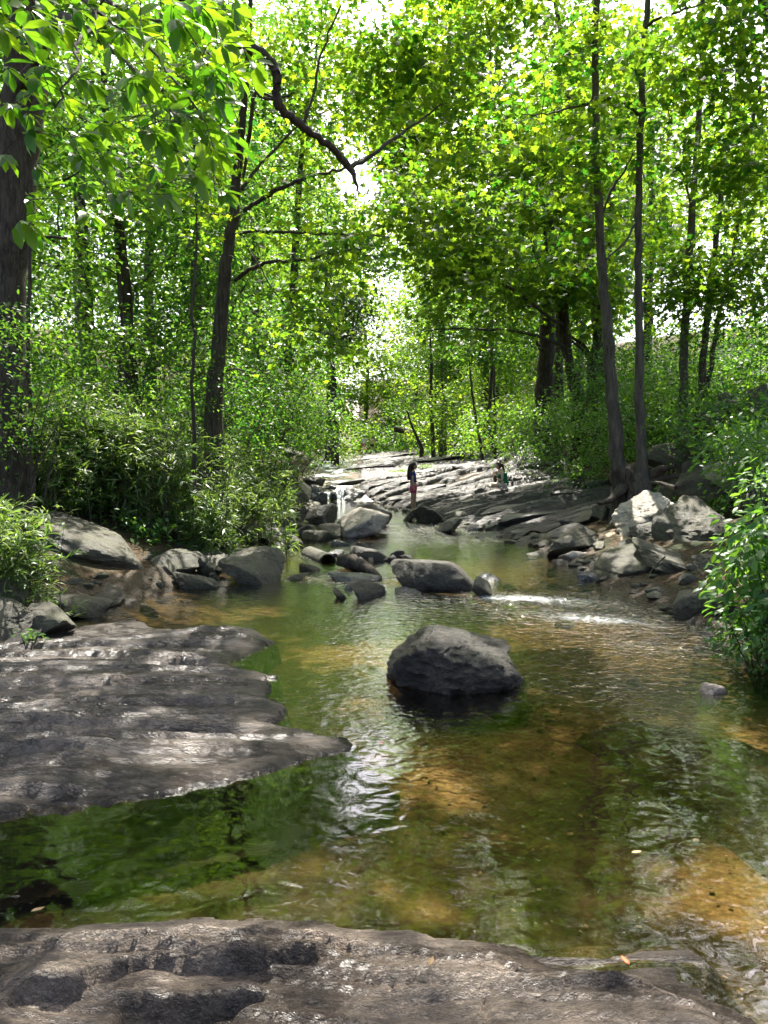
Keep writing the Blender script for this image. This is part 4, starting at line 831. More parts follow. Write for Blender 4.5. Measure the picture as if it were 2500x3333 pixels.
def add_twigs(parent, C, roots, r, n, mat, rad=.018, sag=.12):
    """boughs from the nearest point of the wood to the leaf sprays, joined into one part."""
    base = np.array(parent.location); parts = []; R = np.array(roots)
    pick = C[r.permutation(len(C))[:n]]
    d0 = np.array([np.linalg.norm(R - c, axis=1).min() for c in pick]) if len(pick) else []
    for i in np.argsort(d0):
        c = pick[i]; d = np.linalg.norm(R - c, axis=1) + 1.2 * np.maximum(R[:, 2] - c[2], 0); s = R[np.argmin(d)]; l = np.linalg.norm(c - s)
        m = s + (c - s) * .45 + np.array([0, 0, sag * l * (1 if c[2] > s[2] else .4)]) + r.normal(0, .09 * l, 3)
        P = smooth_path([s, m, c], 4); parts.append(tube(P - base, np.linspace(rad * min(1, .35 + .25 * l), .003, len(P)), 4)); R = np.vstack([R, P[2:-1]])
    if not parts: return
    V, F = join(parts); o = link('twigs', np_mesh('twigs', V, F, True), M[mat], parent); o['kind'] = 'stuff'
def wood(name, parent, P, R, mat, n=10, seed=0, rough=.12):
    base = np.array(parent.location); V, F = tube(np.array(P) - base, R, n, seed, rough)
    return link(name, np_mesh(name, V, F, True), M[mat], parent)

def tree(label, trunks, branches=(), blobs=(), name='maple_tree', mat='bark', leaf='maple', kind='maple', seed=1, m=60, R=.75, size=(.09, .13), flat=.22, jit=.5, droop=.25, twigs=60, single=0, group=None, clump=.45, bias=(0, 0, 0), flare=1.35, down=True):
    """trunks: lists of (px, py, d, width in photo px), base first."""
    r = np.random.default_rng(seed); roots = []; b0 = at(*trunks[0][0][:3]); gzz = gz(b0[0], b0[1])
    e = empty(name, (b0[0], b0[1], gzz if down else b0[2]), label, 'tree', group)
    for k, tr in enumerate(trunks):
        P = [at(a, b, d) for a, b, d, w in tr]; W = [w / FPX * d / 2 for a, b, d, w in tr]
        if down and P[0][2] > gzz:
            P = [np.array([P[0][0], P[0][1], gzz - .25])] + P; W = [W[0] * flare] + W
        Q = smooth_path(P, 6, .012, seed + k); Wq = np.interp(np.linspace(0, 1, len(Q)), np.linspace(0, 1, len(W)), W)
        wood('trunk', e, Q, Wq, mat, 14, seed + k); roots += list(Q[len(Q) // 3:])
    for k, br in enumerate(branches):
        P = [at(a, b, d) for a, b, d, w in br]; W = [w / FPX * d / 2 for a, b, d, w in br]
        Q = smooth_path(P, 5, .012, seed + 50 + k); Wq = np.interp(np.linspace(0, 1, len(Q)), np.linspace(0, 1, len(W)), W)
        wood('branch', e, Q, Wq, mat, 8, seed + k, .2); roots += list(Q)
    if blobs:
        C = blob_centres(r, blobs, clump); g = sprays(C, m, R, r, flat, jit, droop, bias, size)
        k = keep_gap(g[0], r, .8); g = [a[k] for a in g]
        crown(e, *g, kind, leaf, single=single)
        add_twigs(e, C, roots, r, twigs, mat)
    return e
def B(px, py, d, rx, ry, rz, n): return (at(px, py, d), (rx, ry, rz), n)
def BW(x, y, z, rx, ry, rz, n): return (np.array([x, y, z]), (rx, ry, rz), n)  # blob set in world space; chiefly overhead sprays added for shade

# ---- the big trunk at the left edge, whose broad leaves hang over the bank
e = tree('thick dark trunk at the left edge with broad leaves hanging from its low boughs',
     [[(8, 1340, 11, 142), (22, 900, 11, 132), (48, 600, 11, 130), (78, 300, 11, 126), (104, 0, 11, 120), (125, -500, 11.2, 100), (150, -1300, 12, 60)]],
     [[(60, 300, 11, 40), (180, 90, 8.4, 30), (250, 70, 6.8, 26), (330, 130, 5.8, 14), (420, 220, 5.2, 8), (560, 380, 4.6, 5)],
      [(110, -300, 11, 70), (300, -260, 11, 55), (480, -140, 11, 44), (590, -10, 11, 38), (650, 40, 11, 34), (715, 82, 11, 33), (750, 140, 11, 32), (830, 158, 11, 30), (880, 198, 11, 30), (903, 255, 11, 30), (905, 335, 11, 28), (945, 378, 11.2, 26), (1000, 420, 11.4, 24), (1080, 485, 11.8, 22), (1140, 545, 12, 22), (1158, 590, 12, 12), (1166, 642, 12, 4)],
      [(100, -100, 11, 40), (240, -30, 7.6, 30), (300, 30, 6, 16), (300, 90, 5.4, 12), (250, 140, 4.8, 10), (235, 250, 4.4, 7), (180, 350, 4.3, 5)],
      [(1140, 545, 12, 14), (1230, 490, 12.4, 12), (1340, 410, 13, 8), (1440, 340, 13.5, 5)], [(985, 405, 11.4, 10), (1020, 300, 11.6, 9), (1050, 160, 11.8, 7), (1110, 20, 12, 6)],
      [(900, 320, 11, 12), (860, 320, 11, 11), (830, 290, 11, 8)], [(240, -30, 7.6, 16), (420, 30, 5.6, 10), (600, 120, 4.6, 8), (760, 230, 4.3, 5)], [(300, 30, 6, 12), (480, 160, 4.9, 9), (620, 330, 4.4, 7), (720, 470, 4.4, 4)]],
     name='broadleaf_tree', mat='bark', seed=3, twigs=0)
broad = e; r = np.random.default_rng(31)
# broad leaves in whorls
cl = []
for (px, py, sx, sy, d, n) in [(140, 60, 130, 80, 4.6, 22), (380, 70, 140, 70, 4.6, 30), (600, 60, 120, 60, 4.4, 28), (760, 30, 80, 40, 4.3, 10), (120, 260, 110, 90, 4.8, 18), (420, 250, 150, 90, 4.6, 30), (640, 230, 110, 80, 4.3, 26), (740, 200, 60, 80, 4.1, 10), (500, 420, 130, 80, 4.5, 20),
                               (680, 400, 80, 80, 4.3, 14), (730, 500, 60, 50, 4.2, 5), (240, 440, 110, 80, 4.6, 14), (60, 480, 80, 100, 4.8, 8), (330, 560, 90, 60, 4.6, 7), (520, 560, 60, 40, 4.4, 4), (60, 620, 70, 60, 4.9, 4), (790, 480, 8, 8, 4.0, 1), (430, 620, 120, 40, 4.6, 8), (690, 600, 60, 40, 4.4, 4), (150, 700, 90, 60, 4.9, 6), (100, -200, 260, 120, 4.5, 26), (560, -220, 260, 120, 4.4, 26)]:
    for _ in range(int(math.ceil(n * (.62 if px > 0 else 1)))):
        cl.append(at(px + r.normal(0, sx * .6), py + r.normal(0, sy * .6), d * r.uniform(.88, 1.35)))
cl = np.array(cl); P, D, N, L, T = [], [], [], [], []
for c in cl:
    k = r.integers(5, 9); ax = norm(np.array([.7, -.1, -.45]) + r.normal(0, .3, 3)); a0 = r.uniform(0, 6.3); tt = np.clip(r.normal(.5, .25), 0, 1)
    u = norm(np.cross(ax, [0, 0, 1])); w = np.cross(ax, u)
    for j in range(k):
        a = a0 + j * 2 * pi / k; dd = ax * r.uniform(.2, .9) + u * cos(a) + w * sin(a) * .55; P.append(c + dd * .02); D.append(dd + [0, 0, -.25]); N.append(np.array([0, -.25, 1]) + r.normal(0, .35, 3)); L.append(r.uniform(.09, .175)); T.append(np.clip(tt + r.normal(0, .15), 0, 1))
crown(broad, np.array(P), np.array(D), np.array(N), np.array(L), np.array(T), 'oval', 'big', single=300)
br = [at(420, 220, 5.0), at(560, 380, 4.6), at(330, 130, 5.4), at(600, 120, 4.4), at(760, 230, 4.3), at(480, 160, 4.6), at(620, 330, 4.4), at(180, 350, 4.3), at(235, 250, 4.4), at(250, 140, 4.6), at(60, 500, 6.8), at(420, 30, 4.8), at(100, 200, 6.9)]
add_twigs(broad, cl, br, r, 260, 'bark', .006, .1)
Cc = blob_centres(r, [BW(-5.0, 11, 10.5, 4.5, 4, 2.5, 90), BW(-1.5, 13.5, 12.6, 4, 4, 2.2, 120)]); crown(broad, *sprays(Cc, 50, .8, r, size=(.12, .17)), 'quad', 'big', 'upper_foliage'); add_twigs(broad, Cc, [at(104, -700, 11.4), at(480, -140, 11)], r, 30, 'bark', .03)  # overhead sprays added to shade the slab and pool

# thin stems beside it
tree('thin vine-like stem hanging straight down beside the thick left trunk', [[(98, 1390, 10.4, 13), (95, 1100, 10.4, 12), (100, 800, 10.4, 12), (105, 560, 10.4, 10)]], [[(75, 760, 10.5, 9), (130, 772, 10.4, 12), (215, 776, 10.4, 8)]], name='vine', seed=5)
# ---- the leaning dark trunk left of the middle
tree('tall dark trunk leaning right, left of the middle, with long level boughs over the stream',
     [[(696, 1290, 14.8, 58), (708, 1180, 14.8, 48), (722, 1000, 14.8, 42), (740, 830, 14.8, 38), (762, 700, 14.8, 35), (772, 560, 14.8, 29), (790, 400, 14.8, 22), (800, 250, 14.8, 18), (812, 120, 14.8, 16), (820, -150, 15, 12), (830, -500, 15, 8)]],
     [[(765, 915, 14.8, 14), (800, 885, 14.6, 13), (850, 860, 14.4, 12), (900, 852, 14.2, 11), (960, 850, 14, 10), (1020, 842, 13.8, 8), (1070, 828, 13.6, 6), (1250, 800, 13, 3)],
      [(778, 760, 14.8, 12), (830, 750, 14.6, 10), (880, 757, 14.4, 9), (1000, 760, 14, 8), (1120, 762, 13.6, 6), (1290, 772, 13, 3)],
      [(795, 685, 14.8, 15), (840, 655, 14.6, 14), (900, 620, 14.4, 13), (960, 592, 14.2, 12), (1030, 572, 14, 10), (1120, 548, 13.8, 8), (1180, 520, 13.6, 6)],
      [(785, 620, 14.8, 12), (830, 555, 14.8, 10), (880, 500, 15, 9), (950, 430, 15.2, 7), (1000, 380, 15.4, 4)],
      [(790, 590, 14.8, 9), (806, 470, 14.6, 12), (822, 350, 14.5, 12), (836, 300, 14.5, 10), (900, 320, 14.4, 8), (960, 300, 14.2, 5)],
      [(785, 690, 14.8, 6), (740, 700, 14.5, 6), (690, 695, 14.2, 5), (690, 720, 14.2, 4)], [(785, 770, 14.8, 6), (840, 860, 14.4, 5), (900, 960, 14, 4), (1000, 1070, 13.6, 3)], [(735, 1200, 14.7, 6), (790, 1205, 14.3, 5), (830, 1215, 14, 3)]],
     [B(1000, 860, 13.8, 1.5, 1.5, .45, 16), B(1180, 830, 13.4, .9, 1.2, .5, 8), B(1000, 770, 14, 1.6, 1.2, .4, 12), B(950, 640, 14.4, 1.4, 1.5, .6, 16), B(720, 560, 15, 2.0, 2, 1.2, 26), B(880, 420, 15, 1.5, 2, 1.2, 14), B(900, 980, 14, 1.2, 1.3, .7, 14), B(1000, 1100, 14, 1.0, 1, .6, 8),
      B(560, 660, 15.5, 1.6, 1.5, 1, 14), BW(-3, 16, 12.5, 4, 4, 2.5, 80), B(1010, 330, 17, 1.8, 2, 1.2, 26), B(870, 200, 16, 2.0, 2, 1.3, 34), B(1180, 300, 17, 1.8, 2, 1.5, 26), B(700, 300, 16, 2.2, 2, 1.4, 40), B(1080, 130, 15, 2.2, 2, 1.2, 44), B(1230, 60, 17, 2.2, 2, 1.2, 18)],
     name='tulip_tree', mat='bark', leaf='maple', kind='maple', seed=13, m=34, R=.65, size=(.12, .19), twigs=90)
# saplings on the left bank
tree('slender straight sapling left of the leaning dark trunk', [[(628, 1255, 12.5, 11), (634, 1100, 12.5, 10), (626, 1040, 12.5, 9), (636, 860, 12.5, 8), (640, 680, 12.5, 6), (636, 560, 12.5, 4)]], [], [B(640, 600, 12.5, .8, .8, .6, 14)], name='sapling', seed=14, m=40, R=.45, twigs=14)

# ---- twin grey trunks on the right bank
tw = tree('pair of slim grey-brown trunks rising from one root at the end of the ledge',
     [[(2022, 1590, 15.0, 66), (2010, 1500, 15, 48), (1994, 1300, 15, 40), (1975, 1050, 15, 34), (1958, 850, 15, 29), (1942, 550, 15, 25), (1936, 300, 15, 22), (1938, 0, 15, 20), (1945, -500, 15, 16)],
      [(2092, 1590, 14.7, 70), (2088, 1500, 14.7, 36), (2084, 1300, 14.7, 29), (2080, 1000, 14.7, 25), (2078, 700, 14.7, 22), (2088, 300, 14.7, 20), (2108, 0, 14.7, 18), (2140, -500, 14.7, 14)]],
     [[(2078, 372, 14.7, 13), (2050, 345, 14.5, 12), (2010, 326, 14.3, 12), (1950, 326, 14.1, 10), (1880, 346, 13.9, 8), (1800, 368, 13.7, 5), (1700, 372, 13.5, 3)], [(2090, 100, 14.7, 10), (2140, 60, 14.4, 9), (2230, 30, 14, 7), (2330, 0, 13.6, 5)],
      [(1960, 700, 15, 8), (1990, 620, 15, 8), (2030, 560, 15, 7), (2060, 500, 15, 5)], [(2080, 700, 14.7, 8), (2040, 780, 14.6, 8), (1985, 830, 14.6, 6), (1950, 870, 14.6, 4)]],
     [B(2290, 130, 13.5, 1.2, 1.8, .9, 26), B(1800, 330, 14, 1.2, 1.5, .8, 22), B(2030, 300, 17.5, 2.2, 1.5, 1.4, 40), B(2420, 260, 13.5, .8, 1.5, 1.0, 12), B(2230, 480, 15.5, 1.6, 1.4, .8, 26), B(1700, 520, 14.5, 1.6, 1.6, .8, 26), B(2020, 700, 17.5, 1.9, 1.5, 1.4, 30), B(1700, 150, 15, 2, 2, 1, 22),
      B(1450, 280, 15, 2.0, 2, 1.1, 44), B(1600, 60, 14, 2.0, 2, 1.0, 40), B(1320, 120, 17, 1.8, 2, 1.0, 18), B(2370, 480, 14.5, 1.2, 1.2, .8, 14), BW(4.0, 14, 11.5, 4, 4, 2.3, 100), BW(1.2, 12.5, 11.2, 3, 3.5, 1.8, 60)],
     name='maple_tree', mat='bark2', seed=23, m=34, R=.62, size=(.14, .22), twigs=150, single=300, flare=1.5)
for k, (a, b, c_) in enumerate([((2030, 1585), (1990, 1625), (1950, 1640)), ((2060, 1590), (2050, 1650), (2010, 1690)), ((2100, 1580), (2150, 1560), (2230, 1545)), ((2100, 1560), (2150, 1530), (2200, 1515)), ((2090, 1600), (2110, 1625), (2130, 1640))]):
    P = [at(a[0], a[1], 14.8), at(b[0], b[1], 14.5), at(c_[0], c_[1], 14.2)]; wood('root', tw, smooth_path(P, 4), np.linspace(.13, .03, 9), 'bark', 8, k, .3)
# root plate between the two trunks
V, F = rock_shape(901, 4, 9, 10, .35); V = V * np.array([.46, .35, .42]) + at(2058, 1575, 14.9) - np.array(tw.location)
link('root_plate', np_mesh('root_plate', V, F, True), M['bark'], tw)
# ---- grey trunks up the right-hand slope
tree('straight grey trunk on the right slope, left of a forked pair', [[(2222, 1420, 16.5, 32), (2224, 1250, 16.5, 28), (2232, 1050, 16.5, 25), (2246, 800, 16.5, 22), (2260, 600, 16.5, 20), (2280, 300, 16.5, 17), (2290, 0, 16.5, 15), (2300, -400, 16.5, 12)]],
     [[(2255, 700, 16.5, 8), (2220, 560, 16, 7), (2160, 545, 15.8, 5)]], [B(2300, 420, 18.5, 1.8, 1.5, 1.2, 26), B(2330, 640, 16, 1.4, 1.5, .9, 18), B(2180, 880, 16, 1.3, 1.2, .9, 22), B(2330, 930, 16, 1.4, 1.2, .9, 26), BW(8.5, 17, 14, 3, 3, 3, 34)], mat='bark2', seed=33, m=38, R=.65, size=(.12, .18), twigs=50)
tree('darker trunk leaning right on the slope, the left stem of the forked pair', [[(2272, 1400, 17, 26), (2288, 1200, 17, 22), (2305, 1000, 17, 20), (2330, 780, 17, 18), (2352, 600, 17, 16), (2380, 400, 17, 14), (2400, 250, 17, 16), (2440, -200, 17, 12)]],
     [[(2352, 580, 17, 9), (2310, 550, 16.6, 8), (2250, 545, 16.2, 7), (2190, 560, 16, 4)], [(2365, 560, 17, 9), (2378, 630, 17, 8), (2385, 690, 17, 5)]], [B(2400, 520, 19, 1.6, 1.6, 1.2, 24), B(2450, 780, 15.5, 1.4, 1.5, 1.3, 36), BW(11, 18, 12, 3, 3, 3, 24)], mat='bark', seed=34, m=38, R=.65, size=(.12, .18), twigs=40)
tree('thinnest trunk leaning right at the far right of the slope', [[(2286, 1400, 17.6, 17), (2320, 1150, 17.6, 15), (2350, 980, 17.6, 14), (2385, 830, 17.6, 12), (2412, 650, 17.6, 11), (2440, 450, 17.6, 12), (2480, 250, 17.6, 9)]],
     [[(2415, 620, 17.6, 8), (2460, 580, 17, 7), (2510, 550, 16.6, 5)]], [B(2480, 560, 19.5, 1.4, 1.6, 1.2, 20)], mat='bark', seed=35, m=38, R=.65, size=(.12, .18), twigs=25)
# ---- the group of dark trunks behind the ledge
tree('stout dark trunk with deep bark, left of a curved double stem behind the ledge', [[(1772, 1310, 27, 60), (1775, 1200, 27, 52), (1782, 1050, 27, 46), (1790, 900, 27, 46), (1815, 700, 27, 38), (1822, 550, 27, 26), (1810, 300, 27, 18)]],
     [[(1778, 1120, 27, 16), (1768, 1140, 26.8, 14), (1745, 1110, 26.5, 8)], [(1782, 900, 27, 20), (1745, 820, 27, 18), (1735, 780, 27, 14), (1720, 640, 27, 9)]],
     [B(1700, 780, 25, 3.2, 3, 1.6, 60), B(1560, 640, 25, 3, 3, 1.6, 44), B(1850, 560, 26, 3, 3, 1.6, 40), B(1640, 950, 24.5, 2.4, 2, 1, 30), B(1420, 440, 26, 3, 3, 2, 60), B(1620, 330, 27, 3.4, 3, 2.2, 60), B(1300, 330, 27, 2.6, 3, 2.4, 40), B(1480, 150, 28, 3.5, 3, 2.4, 70), B(1180, 180, 30, 3.4, 3, 3.4, 90), B(1060, 420, 34, 3.4, 3, 3, 70), B(1300, 520, 30, 2.4, 3, 2, 50), B(1850, 200, 28, 3.5, 3, 2.4, 50)], name='oak_tree', mat='bark', seed=43, m=56, R=.9, size=(.15, .24), twigs=80)
tree('curved pair of dark stems bending apart from one foot behind the ledge', [[(1884, 1290, 25, 40), (1862, 1250, 25, 30), (1850, 1150, 25, 26), (1838, 1000, 25, 24), (1825, 900, 25, 20), (1800, 760, 25, 16), (1780, 600, 25, 12), (1765, 450, 25, 8)],
      [(1880, 1290, 25, 30), (1850, 1180, 25, 18), (1830, 1120, 25, 16), (1815, 950, 25, 14), (1780, 820, 25, 12), (1770, 650, 25, 9), (1762, 480, 25, 6)]],
     [[(1842, 1130, 25, 11), (1780, 1105, 24, 10), (1700, 1082, 23, 10), (1600, 1072, 22, 8), (1480, 1070, 21, 5), (1380, 1078, 20.5, 3)], [(1835, 1060, 25, 11), (1790, 1035, 24, 10), (1740, 995, 23, 11), (1660, 935, 22, 11), (1600, 915, 21.5, 9), (1520, 890, 21, 7), (1450, 900, 20.5, 4)],
      [(1830, 940, 25, 8), (1780, 990, 24, 6), (1700, 1000, 23, 4)], [(1862, 1110, 25, 9), (1900, 1140, 25, 11), (1915, 1170, 25, 12)]],
     [B(1450, 900, 21, 2.0, 2, .8, 26), B(1600, 880, 22, 2, 2, .8, 26), B(1500, 1060, 21.5, 1.8, 1.8, .5, 16), B(1720, 620, 23, 2.6, 2.5, 1.4, 44), B(1420, 740, 21, 2.2, 2, 1.2, 30), B(1300, 640, 21, 1.6, 2, 1.1, 14), B(1880, 860, 24, 2, 2, 1.2, 26), BW(3.5, 25, 15, 3, 3, 2.5, 30)],
     mat='bark', seed=44, m=46, R=.8, size=(.15, .24), twigs=130)
tree('dark stem bending right, rightmost of the group behind the ledge', [[(1928, 1285, 25.4, 36), (1928, 1180, 25.4, 30), (1945, 1100, 25.4, 27), (1962, 950, 25.4, 25), (1975, 800, 25.4, 24), (1990, 640, 25.4, 18), (2000, 500, 25.4, 12)]], [[(1928, 1170, 25.4, 14), (1905, 1130, 25.4, 12), (1860, 1095, 25.2, 8)], [(1965, 780, 25.4, 14), (1945, 650, 25.4, 10), (1940, 560, 25.4, 6)]],
     [B(2020, 700, 25, 2.4, 2.5, 1.5, 36), B(1960, 1000, 25, 1.4, 1.6, .9, 14)], mat='bark', seed=45, m=46, R=.8, size=(.15, .24), twigs=50)
# thin stems at the back of the ledge
for i, (tr, lb, bl) in enumerate([
    ([(1618, 1482, 36, 18), (1602, 1440, 36, 14), (1586, 1370, 36, 14), (1596, 1300, 36, 12), (1602, 1150, 36, 11), (1598, 1000, 36, 8), (1590, 860, 36, 5)], 'crooked thin stem standing on the ledge above the seated woman', [B(1600, 960, 35, 2.2, 2, 2, 26)]),
    ([(1572, 1495, 34, 12), (1560, 1420, 34, 9), (1545, 1340, 34, 8), (1535, 1260, 34, 7), (1528, 1180, 34, 4)], 'straight thin stem leaning left beside the crooked one', [B(1530, 1160, 34, 1.4, 1.4, 1.2, 14)]),
    ([(1410, 1470, 50, 14), (1408, 1400, 50, 13), (1402, 1300, 50, 12), (1405, 1200, 50, 10), (1400, 1100, 50, 6)], 'upright dark stem at the back of the ledge, left of a fine one', [B(1400, 1120, 50, 3, 3, 3, 36)]),
    ([(1436, 1470, 52, 10), (1438, 1390, 52, 9), (1440, 1290, 52, 8), (1436, 1180, 52, 5)], 'fine upright stem close beside the dark one at the back of the ledge', [B(1450, 1180, 52, 2.4, 2, 2, 22)]),
    ([(1372, 1458, 56, 14), (1355, 1420, 56, 9), (1340, 1385, 56, 8), (1325, 1340, 56, 5)], 'short dark leaning stem beside the fallen log', [B(1310, 1330, 56, 2, 2, 1.2, 14)]),
    ([(1610, 1330, 40, 8), (1608, 1250, 40, 7), (1611, 1150, 40, 4)], 'very thin grey pole of a sapling in the bushes behind the ledge', [])]):
    tree(lb, [tr], [], bl, name='sapling', mat='bark', leaf='wood', seed=60 + i, m=60, R=.8, size=(.13, .20), twigs=22)

# ---- woodland trees further off, each on its own spot
def wood_tree(x, y, h, cr, label, name='woodland_tree', leaf='wood', seed=0, ns=110, m=60, size=(.15, .24), R=1.0, lean=0, low=.28, kind='quad', group='woodland trees lining the valley', cat='tree', flat=.25, shape=1.0, mat='bark', tr=None):
    r = np.random.default_rng(seed); z0 = gz(x, y); e = empty(name, (x, y, z0), label, cat, group)
    tr = tr or h * .012 + .05; P = [(x, y, z0 - .3), (x + lean * .3 + r.normal(0, .15), y, z0 + h * .3), (x + lean * .7 + r.normal(0, .3), y + r.normal(0, .3), z0 + h * .62), (x + lean, y, z0 + h * .95)]
    Q = smooth_path(P, 5, .03, seed); wood('trunk', e, Q, np.linspace(tr, .02, len(Q)), mat, 9, seed); 
    zc = z0 + h * (low + (1 - low) * .5)
    C = blob_centres(r, [(np.array([x + lean * .6, y, zc]), (cr, cr, h * (1 - low) * .5), ns)], .3)
    g = sprays(C, m, R, r, flat, .55, .3, (0, 0, 0), size); k = keep_gap(g[0], r, .9); g = [a[k] for a in g]
    crown(e, *g, kind, leaf); add_twigs(e, C, list(Q[4:]), r, 34, mat, .04)
    return e
WT = [(-9.5, 15.5, 13, 3.6), (-13, 20, 16, 4.5), (-7.2, 21, 14, 3.4), (-6.6, 27, 15, 3.5), (-11, 28, 18, 4.8), (-16, 30, 18, 5), (-7.5, 36, 17, 4), (-12.5, 40, 20, 5.2), (-8.0, 46, 18, 4.2), (-18, 45, 22, 6), (-9.5, 57, 20, 5), (-14, 62, 24, 6), (-9, 72, 20, 5), (-16, 80, 26, 7),
      (8.5, 36, 14, 3.6), (11.5, 33, 15, 4.2), (9.8, 44, 17, 4.4), (7.5, 54, 16, 4.2), (13, 50, 20, 5.5), (9.5, 64, 20, 5), (15, 66, 22, 6), (5.5, 76, 17, 4.8), (11, 82, 22, 6)]
WLb = ['small-leaved tree close behind the cane on the left', 'broad tree filling the upper left behind the thick trunk', 'mid-green tree right behind the leaning dark trunk', 'drooping tree on the left bank above the cascade', 'tall tree deep in the wood at the left', 'tall shaded tree furthest left in the wood',
       'leafy tree over the left side of the upper stream', 'high-crowned tree rising behind the left bank', 'tree beside the upper stream left of the two walkers', 'tall crown showing over the left-hand wood', 'sunlit tree beyond the upper stream on the left', 'tall tree closing the view at the far left', 'bright tree behind the walkers on the left', 'great crown at the far end on the left',
       'light green tree behind the stout dark trunk', 'tree on the slope behind the twin trunks', 'tree standing high behind the dark trunk group', 'bright tree above the fine stems at the back of the ledge', 'tall tree in the distance over the right slope', 'sunlit tree at the far right end of the valley', 'great crown in the far distance on the right', 'yellow-green tree behind the fallen log', 'tall tree at the far end right of the sky gap']
for i, ((x, y, h, cr), lb) in enumerate(zip(WT, WLb)):
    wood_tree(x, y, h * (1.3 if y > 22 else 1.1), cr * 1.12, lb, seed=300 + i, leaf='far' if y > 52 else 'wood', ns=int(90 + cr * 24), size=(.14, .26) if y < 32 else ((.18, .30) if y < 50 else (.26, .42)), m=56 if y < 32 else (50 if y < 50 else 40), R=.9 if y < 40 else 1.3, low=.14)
wood_tree(-2.6, 98, 25, 6, 'sunlit tree straight ahead at the very end of the stream', 'woodland_tree', 'far', 430, 190, 44, (.4, .6), 2.0, low=.03, group=None)
wood_tree(4.0, 94, 22, 5.5, 'sunlit tree at the valley end right of straight ahead', 'woodland_tree', 'far', 431, 170, 44, (.4, .6), 2.0, low=.03, group=None)
wood_tree(-3.4, 52, 20, 3.0, 'dark evergreen standing behind the tip of the dead bough', 'hemlock_tree', 'hem', 400, 120, 60, (.2, .3), 1.1, low=.3, group=None)
wood_tree(-6.2, 17.5, 5.5, 2.4, 'young tree with layered leaves beneath the leaning trunk', 'young_tree', 'wood', 401, 70, 52, (.10, .17), .55, low=.1, group=None)
wood_tree(-5.6, 23.5, 6.5, 2.4, 'young tree leaning out above the left bank boulders', 'young_tree', 'wood', 402, 80, 52, (.11, .18), .6, lean=1.4, low=.12, group=None)
wood_tree(-6.0, 31, 6.5, 2.8, 'bushy young tree hanging over the upper stream at the left', 'young_tree', 'wood', 403, 80, 64, (.12, .18), .7, lean=2.2, low=.1, group=None)
wood_tree(-7.6, 42, 8, 3.2, 'low spreading young tree at the left of the upper stream', 'young_tree', 'wood', 404, 80, 64, (.15, .22), .9, lean=2.8, low=.1, group=None)
wood_tree(-10.5, 11.5, 8, 2.6, 'leafy young tree at the left edge behind the thick trunk', 'young_tree', 'wood', 405, 80, 52, (.09, .16), .6, low=.1, group=None)
wood_tree(-7.2, 12.8, 5, 2.0, 'shrubby young tree right of the thick left trunk', 'young_tree', 'wood', 406, 60, 52, (.08, .14), .5, low=.05, group=None)
# added trees beside the view, placed so their overhead crowns shade the pool
for i, (x, y, h, cr, ln, lb) in enumerate([(-8.5, 10, 15, 4.6, 4.0, 'added tree on the left bank whose crown shades the wet slab'), (-9.5, 15, 16, 4.6, 4.5, 'added tree on the left bank shading the riffle'), (8.5, 10, 15.5, 4.8, -4.0, 'added tree on the right bank whose crown shades the pool'),
                                           (10.5, 16, 16.5, 4.8, -4.0, 'added tree on the right slope shading the ledge'), (-8, 4, 13, 4.2, 3, 'added shade tree nearest the viewer on the left bank'), (8, 4, 13, 4.2, -3, 'added shade tree nearest the viewer on the right bank')]):
    wood_tree(x, y, h, cr, lb, 'woodland_tree', 'wood', 410 + i, (140, 110, 130, 90, 50, 50)[i], 54, (.12, .18), .9, low=.55, group=None, lean=ln)
wood_tree(-4.6, 33, 21, 4.0, 'tall tree with a high crown left of the cascade', 'woodland_tree', 'wood', 420, 150, 56, (.14, .22), 1.0, low=.5, group=None, lean=2)
wood_tree(8.4, 28, 20, 4.2, 'tall tree with a high crown over the ledge behind the dark stems', 'woodland_tree', 'wood', 421, 120, 56, (.14, .22), 1.0, low=.45, group=None, lean=-3)
wood_tree(4.6, 58, 26, 5.5, 'tall sunlit tree whose crown stands right of the sky gap', 'woodland_tree', 'far', 422, 170, 46, (.24, .36), 1.4, low=.2, group=None, lean=-1)
wood_tree(-4.8, 64, 27, 5.0, 'tall sunlit tree whose crown stands left of the sky gap', 'woodland_tree', 'far', 423, 150, 46, (.26, .38), 1.4, low=.2, group=None, lean=0)

# distant wood that closes the valley
r = np.random.default_rng(71); Q = []
for _ in range(2300):
    x = r.uniform(-75, 75); y = r.uniform(92, 120); h = r.uniform(0, 1) ** .8 * (29 + 9 * vn(x * .08, 0 * x, s=5)); Q.append((x, y, gz(x, y) + h))
Q = np.array(Q); Q = Q[keep_gap(Q, r)]; g = sprays(Q, 34, 2.3, r, .35, .6, .3, (0, 0, 0), (.5, .85)); k = keep_gap(g[0], r); g = [a[k] for a in g]
k = sunbreak(g[0], r); g = [a[k] for a in g]
V, F, nf = leaf_geo(*g[:4], 'quad'); tag(link('distant_forest', np_mesh('distant_forest', V, F, False, {'tint': np.repeat(g[4], nf)}), M['far']), 'far-off sunlit wood closing the end of the valley', 'forest', kind='stuff')

